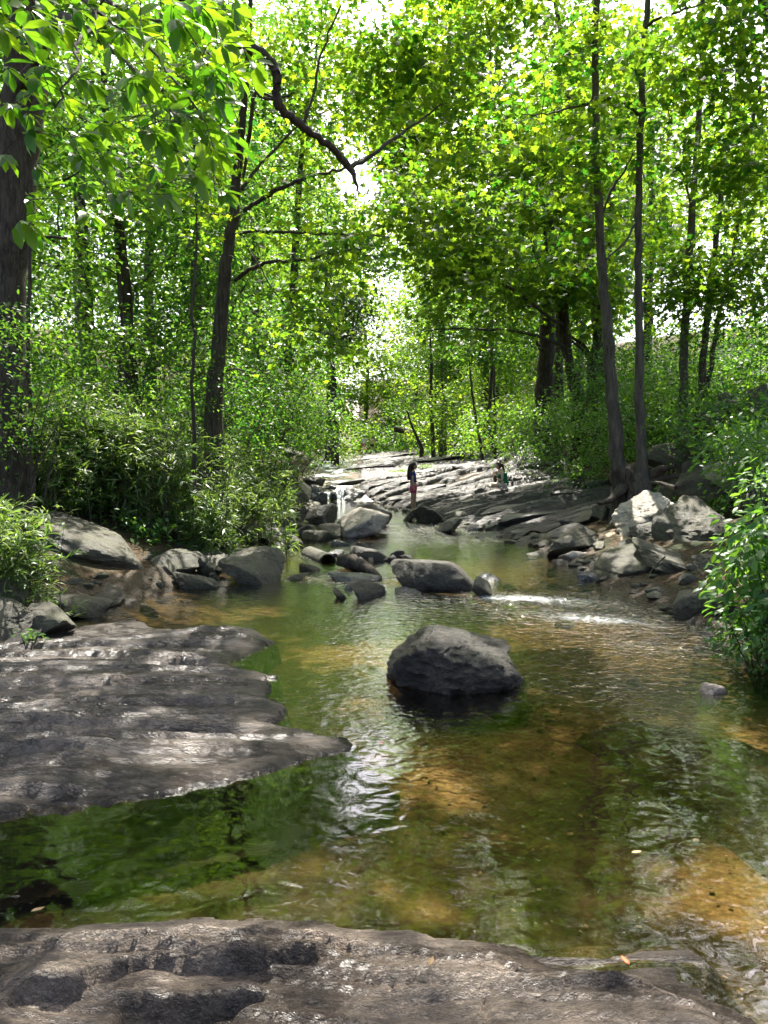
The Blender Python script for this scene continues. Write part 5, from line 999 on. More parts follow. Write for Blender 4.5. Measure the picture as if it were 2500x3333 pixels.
# ------------------------------------------------------------------ shrubs, cane, ground plants
def shrub(label, c, rad, n, m=26, R=.25, size=(.05, .08), leaf='shrub', kind='oval', name='shrub', cat='shrub', seed=0, stems=14, single=0, group=None, bias=(0, 0, 0), droop=.25, jit=.5):
    r = np.random.default_rng(seed); c = np.array(c, float); e = empty(name, (c[0], c[1], gz(c[0], c[1])), label, cat, group)
    C = in_ell(r, n, c, rad, .45); C[:, 2] = np.maximum(C[:, 2], ground(C[:, 0], C[:, 1]) + .08)
    g = sprays(C, m, R, r, .35, jit, droop, bias, size); crown(e, *g, kind, leaf, single=single)
    b = np.array([c[0], c[1], gz(c[0], c[1]) - .05]); parts = []
    for q in C[r.permutation(len(C))[:stems]]:
        s = b + r.normal(0, .12, 3) * [1, 1, 0] * max(rad[0], .4); P = smooth_path([s, (s + q) / 2 + [0, 0, .15 * rad[2]], q], 4); parts.append(tube(P - np.array(e.location), np.linspace(.012, .003, len(P)), 5))
    V, F = join(parts); link('stems', np_mesh('stems', V, F, True), M['bark'], e)['kind'] = 'stuff'
    return e
def cane(label, c, rx, ry, h, stalks, seed, size=(.11, .2), single=0, name='cane_clump', lean=(0, 0)):
    r = np.random.default_rng(seed); x0, y0 = c; e = empty(name, (x0, y0, gz(x0, y0)), label, 'cane clump'); base = np.array(e.location); parts = []; P, D, N, L, T = [], [], [], [], []
    for i in range(stalks):
        x, y = x0 + r.normal(0, rx * .5), y0 + r.normal(0, ry * .5); z = gz(x, y); hh = h * r.uniform(.5, 1.05); a = r.uniform(0, 6.3); b = r.uniform(.1, .45) * hh
        tip = np.array([x + cos(a) * b + lean[0] * hh, y + sin(a) * b + lean[1] * hh, z + hh * .92]); mid = np.array([x + cos(a) * b * .25, y + sin(a) * b * .25, z + hh * .6])
        Q = smooth_path([(x, y, z - .05), mid, tip], 5); parts.append(tube(Q - base, np.linspace(.007, .002, len(Q)), 4))
        tt = r.uniform(.1, .9)
        for j in range(int(13 + hh * 5)):
            f = r.uniform(.06, 1) ** .85; q = Q[min(int(f * (len(Q) - 1)), len(Q) - 1)] + r.normal(0, .07, 3); k = r.integers(4, 8); a1 = r.uniform(0, 6.3); ax = np.array([cos(a1), sin(a1), r.uniform(-.1, .5)])
            for l in range(k):
                dd = ax + r.normal(0, .45, 3); P.append(q + ax * .05 * l * .5); D.append(dd); N.append(np.array([0, 0, 1]) + r.normal(0, .5, 3)); L.append(r.uniform(*size)); T.append(np.clip(tt + r.normal(0, .2), 0, 1))
    crown(e, np.array(P), np.array(D), np.array(N), np.array(L), np.array(T), 'long', 'cane', single=single)
    V, F = join(parts); link('stalks', np_mesh('stalks', V, F, True), M['cane'] if False else M['bark2'], e)['kind'] = 'stuff'
    return e
def cpos(px, py, d): p = at(px, py, d); return (p[0], p[1])
cane('sunlit clump of river cane leaning over the rocks at the left edge', cpos(40, 1800, 7.9), .48, .4, 1.15, 38, 501, (.10, .17), single=120)
cane('largest clump of river cane, behind the broad dome of rock', cpos(540, 1660, 12.6), 1.35, .7, 2.4, 110, 502, (.13, .24), single=160)
cane('clump of river cane left of the largest, in shade', cpos(330, 1620, 12.8), 1.1, .8, 2.4, 80, 503, (.13, .24))
cane('clump of river cane at the far left behind the long slanting boulder', cpos(60, 1540, 11.4), 1.1, .7, 2.0, 64, 504, (.13, .22))
cane('sparse clump of river cane right of the largest, above the stones', cpos(720, 1640, 15.0), 1.1, 1, 2.0, 70, 505, (.14, .24))
cane('low tuft of yellowing cane at the foot of the largest clump', cpos(680, 1770, 12.2), .4, .25, .7, 28, 506, (.12, .2))
cane('grassy clump of cane on the left bank beside the overhanging block', cpos(830, 1540, 19.5), 1.2, 1, 1.7, 60, 507, (.15, .26))
SH = [
 ('glossy leafy shrub high on the left bank behind the cane', at(200, 1330, 12.5), (1.8, 1.2, 1.1), 90, 'wood', (.05, .09)),
 ('small-leaved shrub under the leaning dark trunk', at(650, 1330, 14), (1.6, 1.2, 1.0), 90, 'wood', (.05, .09)),
 ('dense shrub between the leaning trunk and the upper stream', at(860, 1380, 19), (2.0, 1.5, 1.3), 110, 'wood', (.07, .12)),
 ('dark shrub overhanging the left edge of the upper stream', at(980, 1400, 29), (2.2, 2, 1.6), 100, 'wood', (.11, .18)),
 ('shrub with light-catching leaves at the left edge above the vine-like stem', at(30, 1230, 9.6), (1.1, .8, .95), 90, 'wood', (.05, .09)),
 ('pale shrub in the middle of the left bank', at(430, 1180, 14), (2.0, 1.3, 1.3), 110, 'wood', (.06, .10)),
 ('tall leafy shrub right of the slender sapling', at(830, 1180, 18), (1.8, 1.3, 1.6), 110, 'wood', (.07, .12)),
 ('leafy bush behind the ledge below the stout dark trunk', at(1720, 1400, 25), (2.2, 1.5, 1.1), 110, 'shrub', (.09, .14)),
 ('leafy bush left of the twin trunks at the ledge edge', at(1890, 1440, 19.5), (1.4, 1.0, .9), 90, 'shrub', (.07, .11)),
 ('dense bush between the twin trunks and the straight grey trunk', at(2150, 1330, 18.5), (1.3, 1.2, 1.2), 90, 'shrub', (.07, .11)),
 ('bush beside the dark stem group, behind the twin trunks', at(1960, 1340, 23), (1.8, 1.3, 1.0), 90, 'shrub', (.08, .13)),
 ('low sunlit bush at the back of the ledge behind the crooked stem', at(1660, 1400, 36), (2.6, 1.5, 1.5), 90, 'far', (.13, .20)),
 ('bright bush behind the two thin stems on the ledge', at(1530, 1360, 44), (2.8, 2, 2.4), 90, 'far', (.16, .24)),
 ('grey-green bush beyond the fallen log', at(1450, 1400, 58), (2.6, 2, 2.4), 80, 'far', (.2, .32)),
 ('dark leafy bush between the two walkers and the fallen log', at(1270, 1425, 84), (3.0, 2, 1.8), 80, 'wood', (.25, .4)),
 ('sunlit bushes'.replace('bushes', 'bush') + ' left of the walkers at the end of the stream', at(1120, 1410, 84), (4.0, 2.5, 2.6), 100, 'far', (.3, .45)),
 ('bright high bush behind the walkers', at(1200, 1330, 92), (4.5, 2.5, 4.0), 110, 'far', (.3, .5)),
 ('shaded bush on the hillside at the right edge', at(2440, 1180, 15.5), (1.7, 1.5, 1.1), 110, 'wood', (.07, .11)),
 ('shaded leafy bush high on the hillside behind the forked pair', at(2280, 1180, 20), (2.4, 1.5, 1.0), 110, 'wood', (.08, .13)),
 ('bush on the hillside below the gap of bright sky', at(2130, 1200, 24), (2.6, 1.5, 1.0), 100, 'shrub', (.09, .14)),
 ('low plant with broad leaves beside the light-topped boulder', at(2420, 1440, 12.4), (.7, .6, .3), 34, 'shrub', (.07, .12)),
 ('yellow-tipped vine bush at the right edge above the boulders', at(2480, 1440, 10.5), (.6, .5, .5), 46, 'shrub', (.07, .12)),
 ('leafy plant spreading over the hillside scree at the right', at(2360, 1380, 14.2), (1.5, 1.0, .5), 90, 'shrub', (.06, .11)),
]
for i, (lb, c, rad, n, lf, sz) in enumerate(SH):
    shrub(lb, c, rad, n, 34, .32 * (1 + c[1] / 30), sz, lf, 'quad' if c[1] > 13 else 'oval', seed=520 + i, name='bush' if 'bush' in lb else 'shrub', cat='bush' if 'bush' in lb else 'shrub')
shrub('large bright green shrub at the right edge overhanging the water', at(2545, 1870, 6.6), (.50, .5, .56), 100, 16, .24, (.085, .135), 'shrub', 'oval', seed=560, single=300, stems=30, bias=(-.3, -.2, -.3))
shrub('leafy top of the right-hand shrub reaching over the tallest grey boulder'.replace('leafy top of the', 'arching leafy plant above the'), at(2540, 1600, 7.4), (.26, .4, .3), 20, 16, .22, (.085, .13), 'shrub', 'oval', seed=561, single=60)
shrub('low trailing greenery at the foot of the right-hand shrub by the water', at(2480, 2050, 6.2), (.36, .3, .2), 44, 22, .14, (.045, .075), 'shrub', 'oval', seed=562, single=60, bias=(-.2, -.1, -.4))
shrub('small ivy plant on the back edge of the wet slab at the left', at(95, 2055, 6.7), (.12, .08, .05), 5, 8, .07, (.04, .06), 'shrub', 'oval', seed=563, stems=4, name='ivy_plant', cat='plant')
shrub('small green weeds'.replace('weeds', 'weed') + ' growing on the sunlit ledge behind the standing girl', at(1385, 1519, hit(1385, 1522) - .1), (.42, .2, .1), 20, 20, .12, (.05, .08), 'far', 'oval', seed=564, stems=6, name='weed', cat='plant')
shrub('grassy patch of weed left of the standing girl on the ledge', at(1300, 1534, hit(1300, 1537) - .1), (.42, .25, .08), 22, 20, .12, (.05, .08), 'far', 'oval', seed=565, stems=6, name='weed', cat='plant')
# ground cover: uncountable low plants on both banks
r = np.random.default_rng(81); n = 9000
y = r.uniform(6.5, 46, n) ; side = r.random(n) < .5
xl, xr = np.interp(y, Yk, XL), np.interp(y, Yk, XR); lw = np.interp(y, [15.6, 17, 20, 24, 30, 46], [3.4, 3.8, 5.4, 6.2, 8.8, 9.6]) * (y > 15.6) + (y <= 15.6) * (2.4)
x = np.where(side, xl - .9 - r.exponential(3.2, n), xr + lw + .1 + r.exponential(3.0, n))
k = (fbm(x * .5, y * .5, o=3, s=6) > .42); x, y = x[k], y[k]; z = ground(x, y)
Cg = np.stack([x, y, z + .10 + .25 * r.random(len(x))], -1); g = sprays(Cg, 13, .28, r, .3, .5, .2, (0, 0, 0), (.06, .12))
V, F, nf = leaf_geo(*g[:4], 'quad'); tag(link('ground_cover', np_mesh('ground_cover', V, F, False, {'tint': np.repeat(g[4], nf)}), M['shrub']), 'low leafy plants covering both banks', 'ground cover', kind='stuff')

r = np.random.default_rng(83); n = 9000
y = r.uniform(30, 110, n); side = r.random(n) < .5; xl, xr = np.interp(y, Yk, XL), np.interp(y, Yk, XR)
x = np.where(side, xl - 1 - r.exponential(14, n), xr + 9.8 + r.exponential(14, n)); z = ground(x, y)
y2 = r.uniform(14, 34, 3000); x2 = np.interp(y2, Yk, XR) + 8 + r.exponential(8, 3000); x = np.concatenate([x, x2]); y = np.concatenate([y, y2]); z = ground(x, y) + (np.abs(x) > 14) * r.random(len(x)) * 2.2
Cg = np.stack([x, y, z + .3 + .7 * r.random(len(x))], -1); g = sprays(Cg, 12, .8, r, .35, .5, .2, (0, 0, 0), (.20, .36))
V, F, nf = leaf_geo(*g[:4], 'quad'); tag(link('undergrowth', np_mesh('undergrowth', V, F, False, {'tint': np.repeat(g[4], nf)}), M['wood']), 'leafy undergrowth on the valley sides further off', 'undergrowth', kind='stuff')
# ------------------------------------------------------------------ people
def flat_mat(name, col, rough=.7, spec=.3):
    s = NT(name); v = s.coord(); a = s.noise(v, 40, 3, .6); return s.done(s.principled(s.mix(a, tuple(c * .75 for c in col), tuple(min(c * 1.2, .9) for c in col)), rough, s.bump(a, .2, .004), spec))
M['skin'] = flat_mat('skin', (.42, .25, .17), .5); M['skin2'] = flat_mat('light_skin', (.60, .40, .30), .5); M['hair'] = flat_mat('dark_hair', (.018, .012, .010), .4); M['brown_hair'] = flat_mat('brown_hair', (.07, .035, .02), .4)
M['navy'] = flat_mat('navy_cloth', (.03, .035, .16)); M['pink'] = flat_mat('pink_cloth', (.50, .06, .14)); M['green'] = flat_mat('green_cloth', (.01, .14, .075)); M['white'] = M['white']; M['cream'] = flat_mat('cream_cloth', (.66, .64, .60))
M['black'] = flat_mat('black_cloth', (.012, .012, .016)); M['red'] = flat_mat('red_cloth', (.55, .05, .04)); M['teal'] = flat_mat('teal_plastic', (.02, .30, .28), .35)
def skin(name, pts, edges, mat, parent, root=0, sub=1):
    me = bpy.data.meshes.new(name); me.from_pydata([p[:3] for p in pts], edges, []); o = link(name, me, M[mat], parent)
    md = o.modifiers.new('skin', 'SKIN'); md.use_smooth_shade = True
    for i, p in enumerate(pts):
        sv = me.skin_vertices[0].data[i]; rr_ = p[3] if isinstance(p[3], tuple) else (p[3], p[3]); sv.radius = rr_; sv.use_root = (i == root)
    sd = o.modifiers.new('smooth', 'SUBSURF'); sd.levels = sub; sd.render_levels = sub
    return o
def ell(parent, name, c, rad, mat, rot=0, sub=3, noise=0.0, seed=0):
    D, F = ico(sub); V = D * np.array(rad) * (1 + noise * (fbm(D[:, 0] * 3, D[:, 1] * 3, D[:, 2] * 3, s=seed) - .5))[:, None]
    c_, s_ = cos(rot), sin(rot); V = V @ np.array([[c_, 0, -s_], [0, 1, 0], [s_, 0, c_]]) + np.array(c)
    return link(name, np_mesh(name, V, F, True), M[mat], parent)
def head(parent, c, f, mat, hair, r=.088, long=0.0, hd='hair'):
    """face towards f (unit x, y); returns nothing."""
    D, F = ico(4); fx, fy = f; cx = D[:, 0] * fx + D[:, 1] * fy; sy = -D[:, 0] * fy + D[:, 1] * fx
    rad = np.stack([cx * r * .98, sy * r * .80, D[:, 2] * r * 1.18], -1)
    up = D[:, 2]; face = np.clip(cx, 0, 1)
    rad[:, 0] += .018 * np.exp(-((up + .12) / .16) ** 2 - (sy / .16) ** 2) * (face > .5) + .006 * np.exp(-((up + .55) / .16) ** 2 - (sy / .35) ** 2) * (face > .3) - .008 * np.exp(-((up - .12) / .13) ** 2 - ((np.abs(sy) - .38) / .18) ** 2) * (face > .4)
    rad[:, 1] += .012 * np.sign(sy) * np.exp(-((up + .02) / .22) ** 2 - (cx / .16) ** 2) * (np.abs(sy) > .8)
    rad[up < -.3, 1] *= .85
    V = np.stack([rad[:, 0] * fx - rad[:, 1] * fy, rad[:, 0] * fy + rad[:, 1] * fx, rad[:, 2]], -1) + np.array(c)
    link('head', np_mesh('head', V, F, True), M[mat], parent)
    keep = (cx < .35 - .9 * np.clip(-up, -1, .25)) | (up > .62); q = rad * 1.10 + [-.006, 0, .006]
    Vh = np.stack([q[:, 0] * fx - q[:, 1] * fy, q[:, 0] * fy + q[:, 1] * fx, q[:, 2]], -1) + np.array(c)
    Fh = F[np.all(keep[F], axis=1)]; Vh2 = Vh
    link(hd, np_mesh(hd, Vh2, Fh, True), M[hair], parent)
def hand(parent, w, dirv, mat, s=1.0, name='hand'):
    w = np.array(w); dv = norm(np.array(dirv, float)); side = norm(np.cross(dv, [0.3, .9, .1])); nn = np.cross(dv, side)
    p = [tuple(w) + (.022 * s,), tuple(w + dv * .05 * s) + ((.034 * s, .016 * s),), tuple(w + dv * .085 * s) + ((.034 * s, .013 * s),)]; e = [(0, 1), (1, 2)]
    for k, (o_, l) in enumerate(((-.026, .055), (-.009, .066), (.009, .062), (.026, .048))):
        b = w + dv * .085 * s + side * o_ * s; m1 = b + dv * l * .5 * s + nn * .006; m2 = b + dv * l * .92 * s + nn * .022; i = len(p)
        p += [tuple(b) + (.008 * s,), tuple(m1) + (.0078 * s,), tuple(m2) + (.0065 * s,)]; e += [(2, i), (i, i + 1), (i + 1, i + 2)]
    b = w + dv * .03 * s - side * .03 * s; i = len(p); p += [tuple(b) + (.010 * s,), tuple(b + dv * .035 * s - side * .02 * s + nn * .01) + (.008 * s,)]; e += [(1, i), (i, i + 1)]
    return skin(name, p, e, mat, parent, 1)

# girl standing at the water's edge, seen from the side, looking right
g0 = at(1345, 1662, 21.6); g0 = np.array([g0[0], g0[1], g0[2]]); zt = at(1345, 1506, 21.6)[2]; H = zt - g0[2]
girl = empty('person', tuple(g0), 'girl with long black hair standing in a navy shirt and pink shorts by the pool', 'person'); k = H / 1.45
def G_(x, y, z): return (x * k, y * k, z * k)
pts_ = [G_(-.01, 0, .74) + ((.105 * k, .115 * k),), G_(0, 0, .92) + ((.085 * k, .11 * k),), G_(.0, 0, 1.10) + ((.085 * k, .13 * k),), G_(-.005, 0, 1.19) + ((.05 * k, .07 * k),), G_(.005, 0, 1.25) + (.04 * k,),
        G_(-.02, -.07, .66) + (.078 * k,), G_(-.025, -.075, .38) + (.050 * k,), G_(-.04, -.075, .24) + (.046 * k,), G_(-.045, -.07, .06) + (.028 * k,), G_(.05, -.08, .02) + ((.03 * k, .022 * k),), G_(.10, -.085, .015) + ((.028 * k, .014 * k),),
        G_(.03, .07, .66) + (.078 * k,), G_(.045, .075, .38) + (.050 * k,), G_(.04, .075, .24) + (.046 * k,), G_(.045, .08, .06) + (.028 * k,), G_(.13, .08, .03) + ((.03 * k, .022 * k),), G_(.18, .085, .02) + ((.028 * k, .014 * k),),
        G_(-.01, -.15, 1.13) + (.046 * k,), G_(-.03, -.18, .93) + (.034 * k,), G_(.005, -.18, .74) + (.026 * k,),
        G_(.01, .15, 1.13) + (.046 * k,), G_(.02, .18, .93) + (.034 * k,), G_(.14, .17, .86) + (.026 * k,)]
ed = [(0, 1), (1, 2), (2, 3), (3, 4), (0, 5), (5, 6), (6, 7), (7, 8), (8, 9), (9, 10), (0, 11), (11, 12), (12, 13), (13, 14), (14, 15), (15, 16), (2, 17), (17, 18), (18, 19), (2, 20), (20, 21), (21, 22)]
skin('body', pts_, ed, 'skin', girl, 0, 2)
head(girl, G_(.015, 0, 1.345), (1, 0), 'skin', 'hair', .092 * k)
hand(girl, G_(.005, -.18, .74), (.15, 0, -1), 'skin', .85); hand(girl, G_(.14, .17, .86), (1, 0, -.2), 'skin', .85)
skin('shirt', [G_(-.01, 0, .80) + ((.118 * k, .13 * k),), G_(0, 0, .94) + ((.10 * k, .125 * k),), G_(0, 0, 1.10) + ((.10 * k, .145 * k),), G_(-.005, 0, 1.18) + ((.06 * k, .09 * k),), G_(-.01, -.145, 1.125) + (.062 * k,), G_(-.02, -.172, 1.03) + (.056 * k,), G_(.01, .145, 1.125) + (.062 * k,), G_(.015, .172, 1.03) + (.056 * k,)], [(0, 1), (1, 2), (2, 3), (2, 4), (4, 5), (2, 6), (6, 7)], 'navy', girl, 2, 2)
skin('shorts', [G_(-.01, 0, .80) + ((.118 * k, .125 * k),), G_(-.01, 0, .72) + ((.12 * k, .125 * k),), G_(-.02, -.07, .64) + (.092 * k,), G_(-.03, -.075, .50) + (.088 * k,), G_(.03, .07, .64) + (.092 * k,), G_(.035, .075, .50) + (.088 * k,)], [(0, 1), (1, 2), (2, 3), (1, 4), (4, 5)], 'pink', girl, 1, 2)
skin('long_hair', [G_(-.02, 0, 1.42) + ((.07 * k, .08 * k),), G_(-.07, 0, 1.34) + ((.055 * k, .09 * k),), G_(-.10, 0, 1.20) + ((.05 * k, .09 * k),), G_(-.13, 0, 1.05) + ((.045 * k, .08 * k),), G_(-.13, 0, .92) + ((.02 * k, .04 * k),)], [(0, 1), (1, 2), (2, 3), (3, 4)], 'hair', girl, 0, 2)
# seated woman in a green top, legs crossed, turned left
dW = hit(1628, 1592) - .30; w0 = at(1628, 1590, dW); zt = at(1628, 1504, dW)[2]; H = zt - w0[2]
wom = empty('person', tuple(w0), 'woman sitting cross-legged on the ledge in a green top and light shorts', 'person'); k = H / .86
pts_ = [G_(.10, 0, .12) + ((.15 * k, .15 * k),), G_(.10, 0, .28) + ((.105 * k, .12 * k),), G_(.05, 0, .46) + ((.105 * k, .14 * k),), G_(-.01, 0, .57) + ((.06 * k, .09 * k),), G_(-.03, 0, .64) + (.045 * k,),
        G_(-.02, -.12, .10) + (.085 * k,), G_(-.30, -.24, .10) + (.065 * k,), G_(-.24, -.02, .07) + (.050 * k,), G_(-.16, .14, .05) + (.036 * k,), G_(-.24, .20, .03) + ((.03 * k, .025 * k),),
        G_(-.02, .12, .10) + (.085 * k,), G_(-.30, .26, .13) + (.065 * k,), G_(-.32, .06, .08) + (.050 * k,), G_(-.30, -.10, .05) + (.036 * k,), G_(-.38, -.14, .03) + ((.03 * k, .025 * k),),
        G_(.04, -.17, .50) + (.052 * k,), G_(.03, -.20, .26) + (.040 * k,), G_(-.15, -.12, .32) + (.030 * k,),
        G_(.04, .17, .50) + (.052 * k,), G_(.0, .20, .26) + (.040 * k,), G_(-.16, .07, .42) + (.030 * k,)]
ed = [(0, 1), (1, 2), (2, 3), (3, 4), (0, 5), (5, 6), (6, 7), (7, 8), (8, 9), (0, 10), (10, 11), (11, 12), (12, 13), (13, 14), (2, 15), (15, 16), (16, 17), (2, 18), (18, 19), (19, 20)]
skin('body', pts_, ed, 'skin2', wom, 0, 2)
head(wom, G_(-.07, 0, .745), (-1, 0), 'skin2', 'brown_hair', .098 * k)
hand(wom, G_(-.15, -.12, .32), (-.5, .3, .8), 'skin2', .95); hand(wom, G_(-.16, .07, .42), (-.4, -.4, .8), 'skin2', .95)
skin('top', [G_(.11, 0, .20) + ((.17 * k, .185 * k),), G_(.10, 0, .32) + ((.15 * k, .17 * k),), G_(.06, 0, .44) + ((.155 * k, .185 * k),), G_(.02, 0, .54) + ((.085 * k, .13 * k),)], [(0, 1), (1, 2), (2, 3)], 'green', wom, 1, 2)
skin('shorts', [G_(.11, 0, .19) + ((.15 * k, .16 * k),), G_(.09, 0, .11) + ((.165 * k, .17 * k),), G_(-.05, -.13, .11) + (.10 * k,), G_(-.12, -.17, .11) + (.095 * k,), G_(-.05, .13, .11) + (.10 * k,), G_(-.12, .18, .11) + (.095 * k,)], [(0, 1), (1, 2), (2, 3), (1, 4), (4, 5)], 'cream', wom, 1, 2)
skin('ponytail', [G_(0, 0, .80) + (.07 * k,), G_(.06, 0, .76) + (.05 * k,), G_(.10, 0, .66) + (.04 * k,), G_(.13, -.01, .56) + (.028 * k,), G_(.14, -.01, .48) + (.012 * k,)], [(0, 1), (1, 2), (2, 3), (3, 4)], 'brown_hair', wom, 0, 2)
# things beside her
bag = at(1643, 1592, dW + .1)
o = empty('sun_hat', tuple(bag), 'white sun hat lying on the rock behind the seated woman', 'hat'); ell(o, 'brim', (0, 0, .02), (.20, .17, .018), 'cream', 0, 3, .2, 4); ell(o, 'hat_crown', (0, 0, .07), (.10, .10, .07), 'cream', 0, 3, .1, 5)
dk = at(1628, 1555, 23.55)
t_ = skin('bag', [(.0, 0, -.13, (.035, .04)), (-.02, 0, -.05, (.055, .05)), (-.02, 0, .03, (.05, .04)), (0, 0, .09, .02)], [(0, 1), (1, 2), (2, 3)], 'brown_hair', None, 1, 2)
t_.location = tuple(at(1614, 1556, dW - .2)); tag(t_, 'dark brown bag held against the chest of the seated woman', 'bag')

def stander(px, py0, py1, d, label, shirt, short, skinm, hairm, seed, pose='back', hat=False, h0=1.72):
    b = at(px, py1, d); H = at(px, py0, d)[2] - b[2]; k = H / h0; e = empty('person', tuple(b), label, 'person')
    def G2(x, y, z): return (x * k, y * k, z * k)
    a = .04 if pose == 'back' else .0
    p = [G2(0, 0, .92) + ((.15 * k, .11 * k),), G2(0, 0, 1.12) + ((.13 * k, .10 * k),), G2(0, -a, 1.34) + ((.16 * k, .11 * k),), G2(0, -a, 1.46) + ((.08 * k, .06 * k),), G2(0, -a, 1.52) + (.05 * k,),
         G2(-.10, 0, .82) + (.09 * k,), G2(-.11, .0, .46) + (.062 * k,), G2(-.12, .03, .10) + (.036 * k,), G2(-.12, -.10, .03) + ((.04 * k, .03 * k),),
         G2(.10, 0, .82) + (.09 * k,), G2(.11, 0, .46) + (.062 * k,), G2(.12, .03, .10) + (.036 * k,), G2(.13, -.10, .03) + ((.04 * k, .03 * k),),
         G2(-.20, -a, 1.38) + (.056 * k,), G2(-.27, 0, 1.12) + (.042 * k,), G2(-.30, -.08, .90) + (.032 * k,), G2(.20, -a, 1.38) + (.056 * k,), G2(.28, .02, 1.14) + (.042 * k,), G2(.24, .18, 1.22) + (.032 * k,)]
    ed = [(0, 1), (1, 2), (2, 3), (3, 4), (0, 5), (5, 6), (6, 7), (7, 8), (0, 9), (9, 10), (10, 11), (11, 12), (2, 13), (13, 14), (14, 15), (2, 16), (16, 17), (17, 18)]
    skin('body', p, ed, skinm, e, 0, 2); head(e, G2(0, 0, 1.62), (0.2, .98), skinm, hairm, .10 * k)
    hand(e, G2(-.30, -.08, .90), (0, -.2, -1), skinm, 1.0); hand(e, G2(.24, .18, 1.22), (-.2, .3, .8), skinm, 1.0)
    if shirt: skin('shirt', [G2(0, 0, .86) + ((.18 * k, .14 * k),), G2(0, 0, 1.12) + ((.18 * k, .15 * k),), G2(0, -a, 1.33) + ((.21 * k, .165 * k),), G2(0, -a, 1.44) + ((.12 * k, .10 * k),), G2(-.20, -a, 1.38) + (.075 * k,), G2(-.26, 0, 1.16) + (.068 * k,), G2(.20, -a, 1.38) + (.075 * k,), G2(.27, 0, 1.18) + (.068 * k,)], [(0, 1), (1, 2), (2, 3), (2, 4), (4, 5), (2, 6), (6, 7)], shirt, e, 1, 2)
    skin('shorts', [G2(0, 0, .98) + ((.16 * k, .125 * k),), G2(0, 0, .88) + ((.17 * k, .13 * k),), G2(-.10, 0, .76) + (.105 * k,), G2(-.11, 0, .64) + (.10 * k,), G2(.10, 0, .76) + (.105 * k,), G2(.11, 0, .64) + (.10 * k,)], [(0, 1), (1, 2), (2, 3), (1, 4), (4, 5)], short, e, 1, 2)
    if hat: ell(e, 'hat', G2(0, 0, 1.70), (.16 * k, .16 * k, .07 * k), 'cream')
    return e
stander(1185, 1417, 1474, 78, 'far-off person in a white shirt and pale hat seen from behind', 'cream', 'pink', 'skin2', 'brown_hair', 1, hat=True)
stander(1212, 1421, 1474, 78, 'far-off bare-backed man in black trunks seen from behind', None, 'black', 'skin2', 'brown_hair', 2)
# a small child sitting at their feet
c0 = at(1186, 1470, 76); e = empty('person', tuple(c0), 'small child sitting on the rock at the feet of the far-off walkers', 'person')
skin('body', [(0, 0, .12, (.13, .12)), (0, 0, .32, (.11, .09)), (0, 0, .46, (.05, .05)), (-.12, -.2, .14, .07), (-.14, -.34, .30, .055), (-.14, -.42, .06, .04), (.12, -.2, .14, .07), (.14, -.34, .30, .055), (.14, -.42, .06, .04), (-.15, 0, .38, .04), (-.2, -.12, .24, .035), (.15, 0, .38, .04), (.2, -.12, .24, .035)],
     [(0, 1), (1, 2), (0, 3), (3, 4), (4, 5), (0, 6), (6, 7), (7, 8), (1, 9), (9, 10), (1, 11), (11, 12)], 'skin2', e, 0, 2); head(e, (0, 0, .60), (0, -1), 'skin2', 'brown_hair', .10)
hand(e, (-.2, -.12, .24), (.1, -.6, -.5), 'skin2', .8); hand(e, (.2, -.12, .24), (-.1, -.6, -.5), 'skin2', .8); skin('shorts', [(0, 0, .20, (.14, .12)), (0, 0, .10, (.15, .13)), (-.12, -.18, .13, .085), (.12, -.18, .13, .085)], [(0, 1), (1, 2), (1, 3)], 'black', e, 1, 2)
# figure in red leaning on the fallen log
c0 = at(1322, 1436, 80); e = empty('person', tuple(c0), 'person in red bending over by the fallen log', 'person')
skin('body', [(0, 0, .85, (.13, .12)), (.08, 0, 1.05, (.12, .11)), (.20, 0, 1.2, (.13, .12)), (.28, 0, 1.26, (.05, .05)), (-.05, -.08, .75, .09), (-.04, -.09, .42, .06), (-.08, -.09, .05, .04), (.05, .08, .75, .09), (.10, .09, .42, .06), (.06, .09, .05, .04), (.24, -.15, 1.15, .045), (.42, -.15, 1.10, .035), (.24, .15, 1.15, .045), (.42, .13, .98, .035)],
     [(0, 1), (1, 2), (2, 3), (0, 4), (4, 5), (5, 6), (0, 7), (7, 8), (8, 9), (2, 10), (10, 11), (2, 12), (12, 13)], 'skin2', e, 0, 2); head(e, (.36, 0, 1.30), (.9, .1), 'skin2', 'brown_hair', .10)
hand(e, (.42, -.15, 1.10), (.8, 0, -.3), 'skin2'); hand(e, (.42, .13, .98), (.8, 0, -.3), 'skin2')
skin('top', [(.0, 0, .88, (.16, .15)), (.09, 0, 1.06, (.15, .14)), (.20, 0, 1.2, (.16, .15)), (.24, -.15, 1.15, .07), (.24, .15, 1.15, .07)], [(0, 1), (1, 2), (2, 3), (2, 4)], 'red', e, 1, 2)
skin('shorts', [(-.01, 0, .88, (.16, .15)), (0, 0, .80, (.16, .15)), (-.05, -.08, .68, .10), (.06, .08, .68, .10)], [(0, 1), (1, 2), (1, 3)], 'red', e, 1, 2)
# teal bucket on the rocks
bk = at(1309, 1451, 76); e = empty('bucket', tuple(bk), 'small teal bucket standing on the far rocks near the fallen log', 'bucket')
V, F = tube([(0, 0, 0), (0, 0, .12), (0, 0, .24)], [.10, .12, .14], 14); link('pail', np_mesh('pail', V, F, True), M['teal'], e)
V, F = tube([(.14, 0, .24), (.10, 0, .34), (0, 0, .38), (-.10, 0, .34), (-.14, 0, .24)], [.008] * 5, 5); link('handle', np_mesh('handle', V, F, True), M['black'], e)
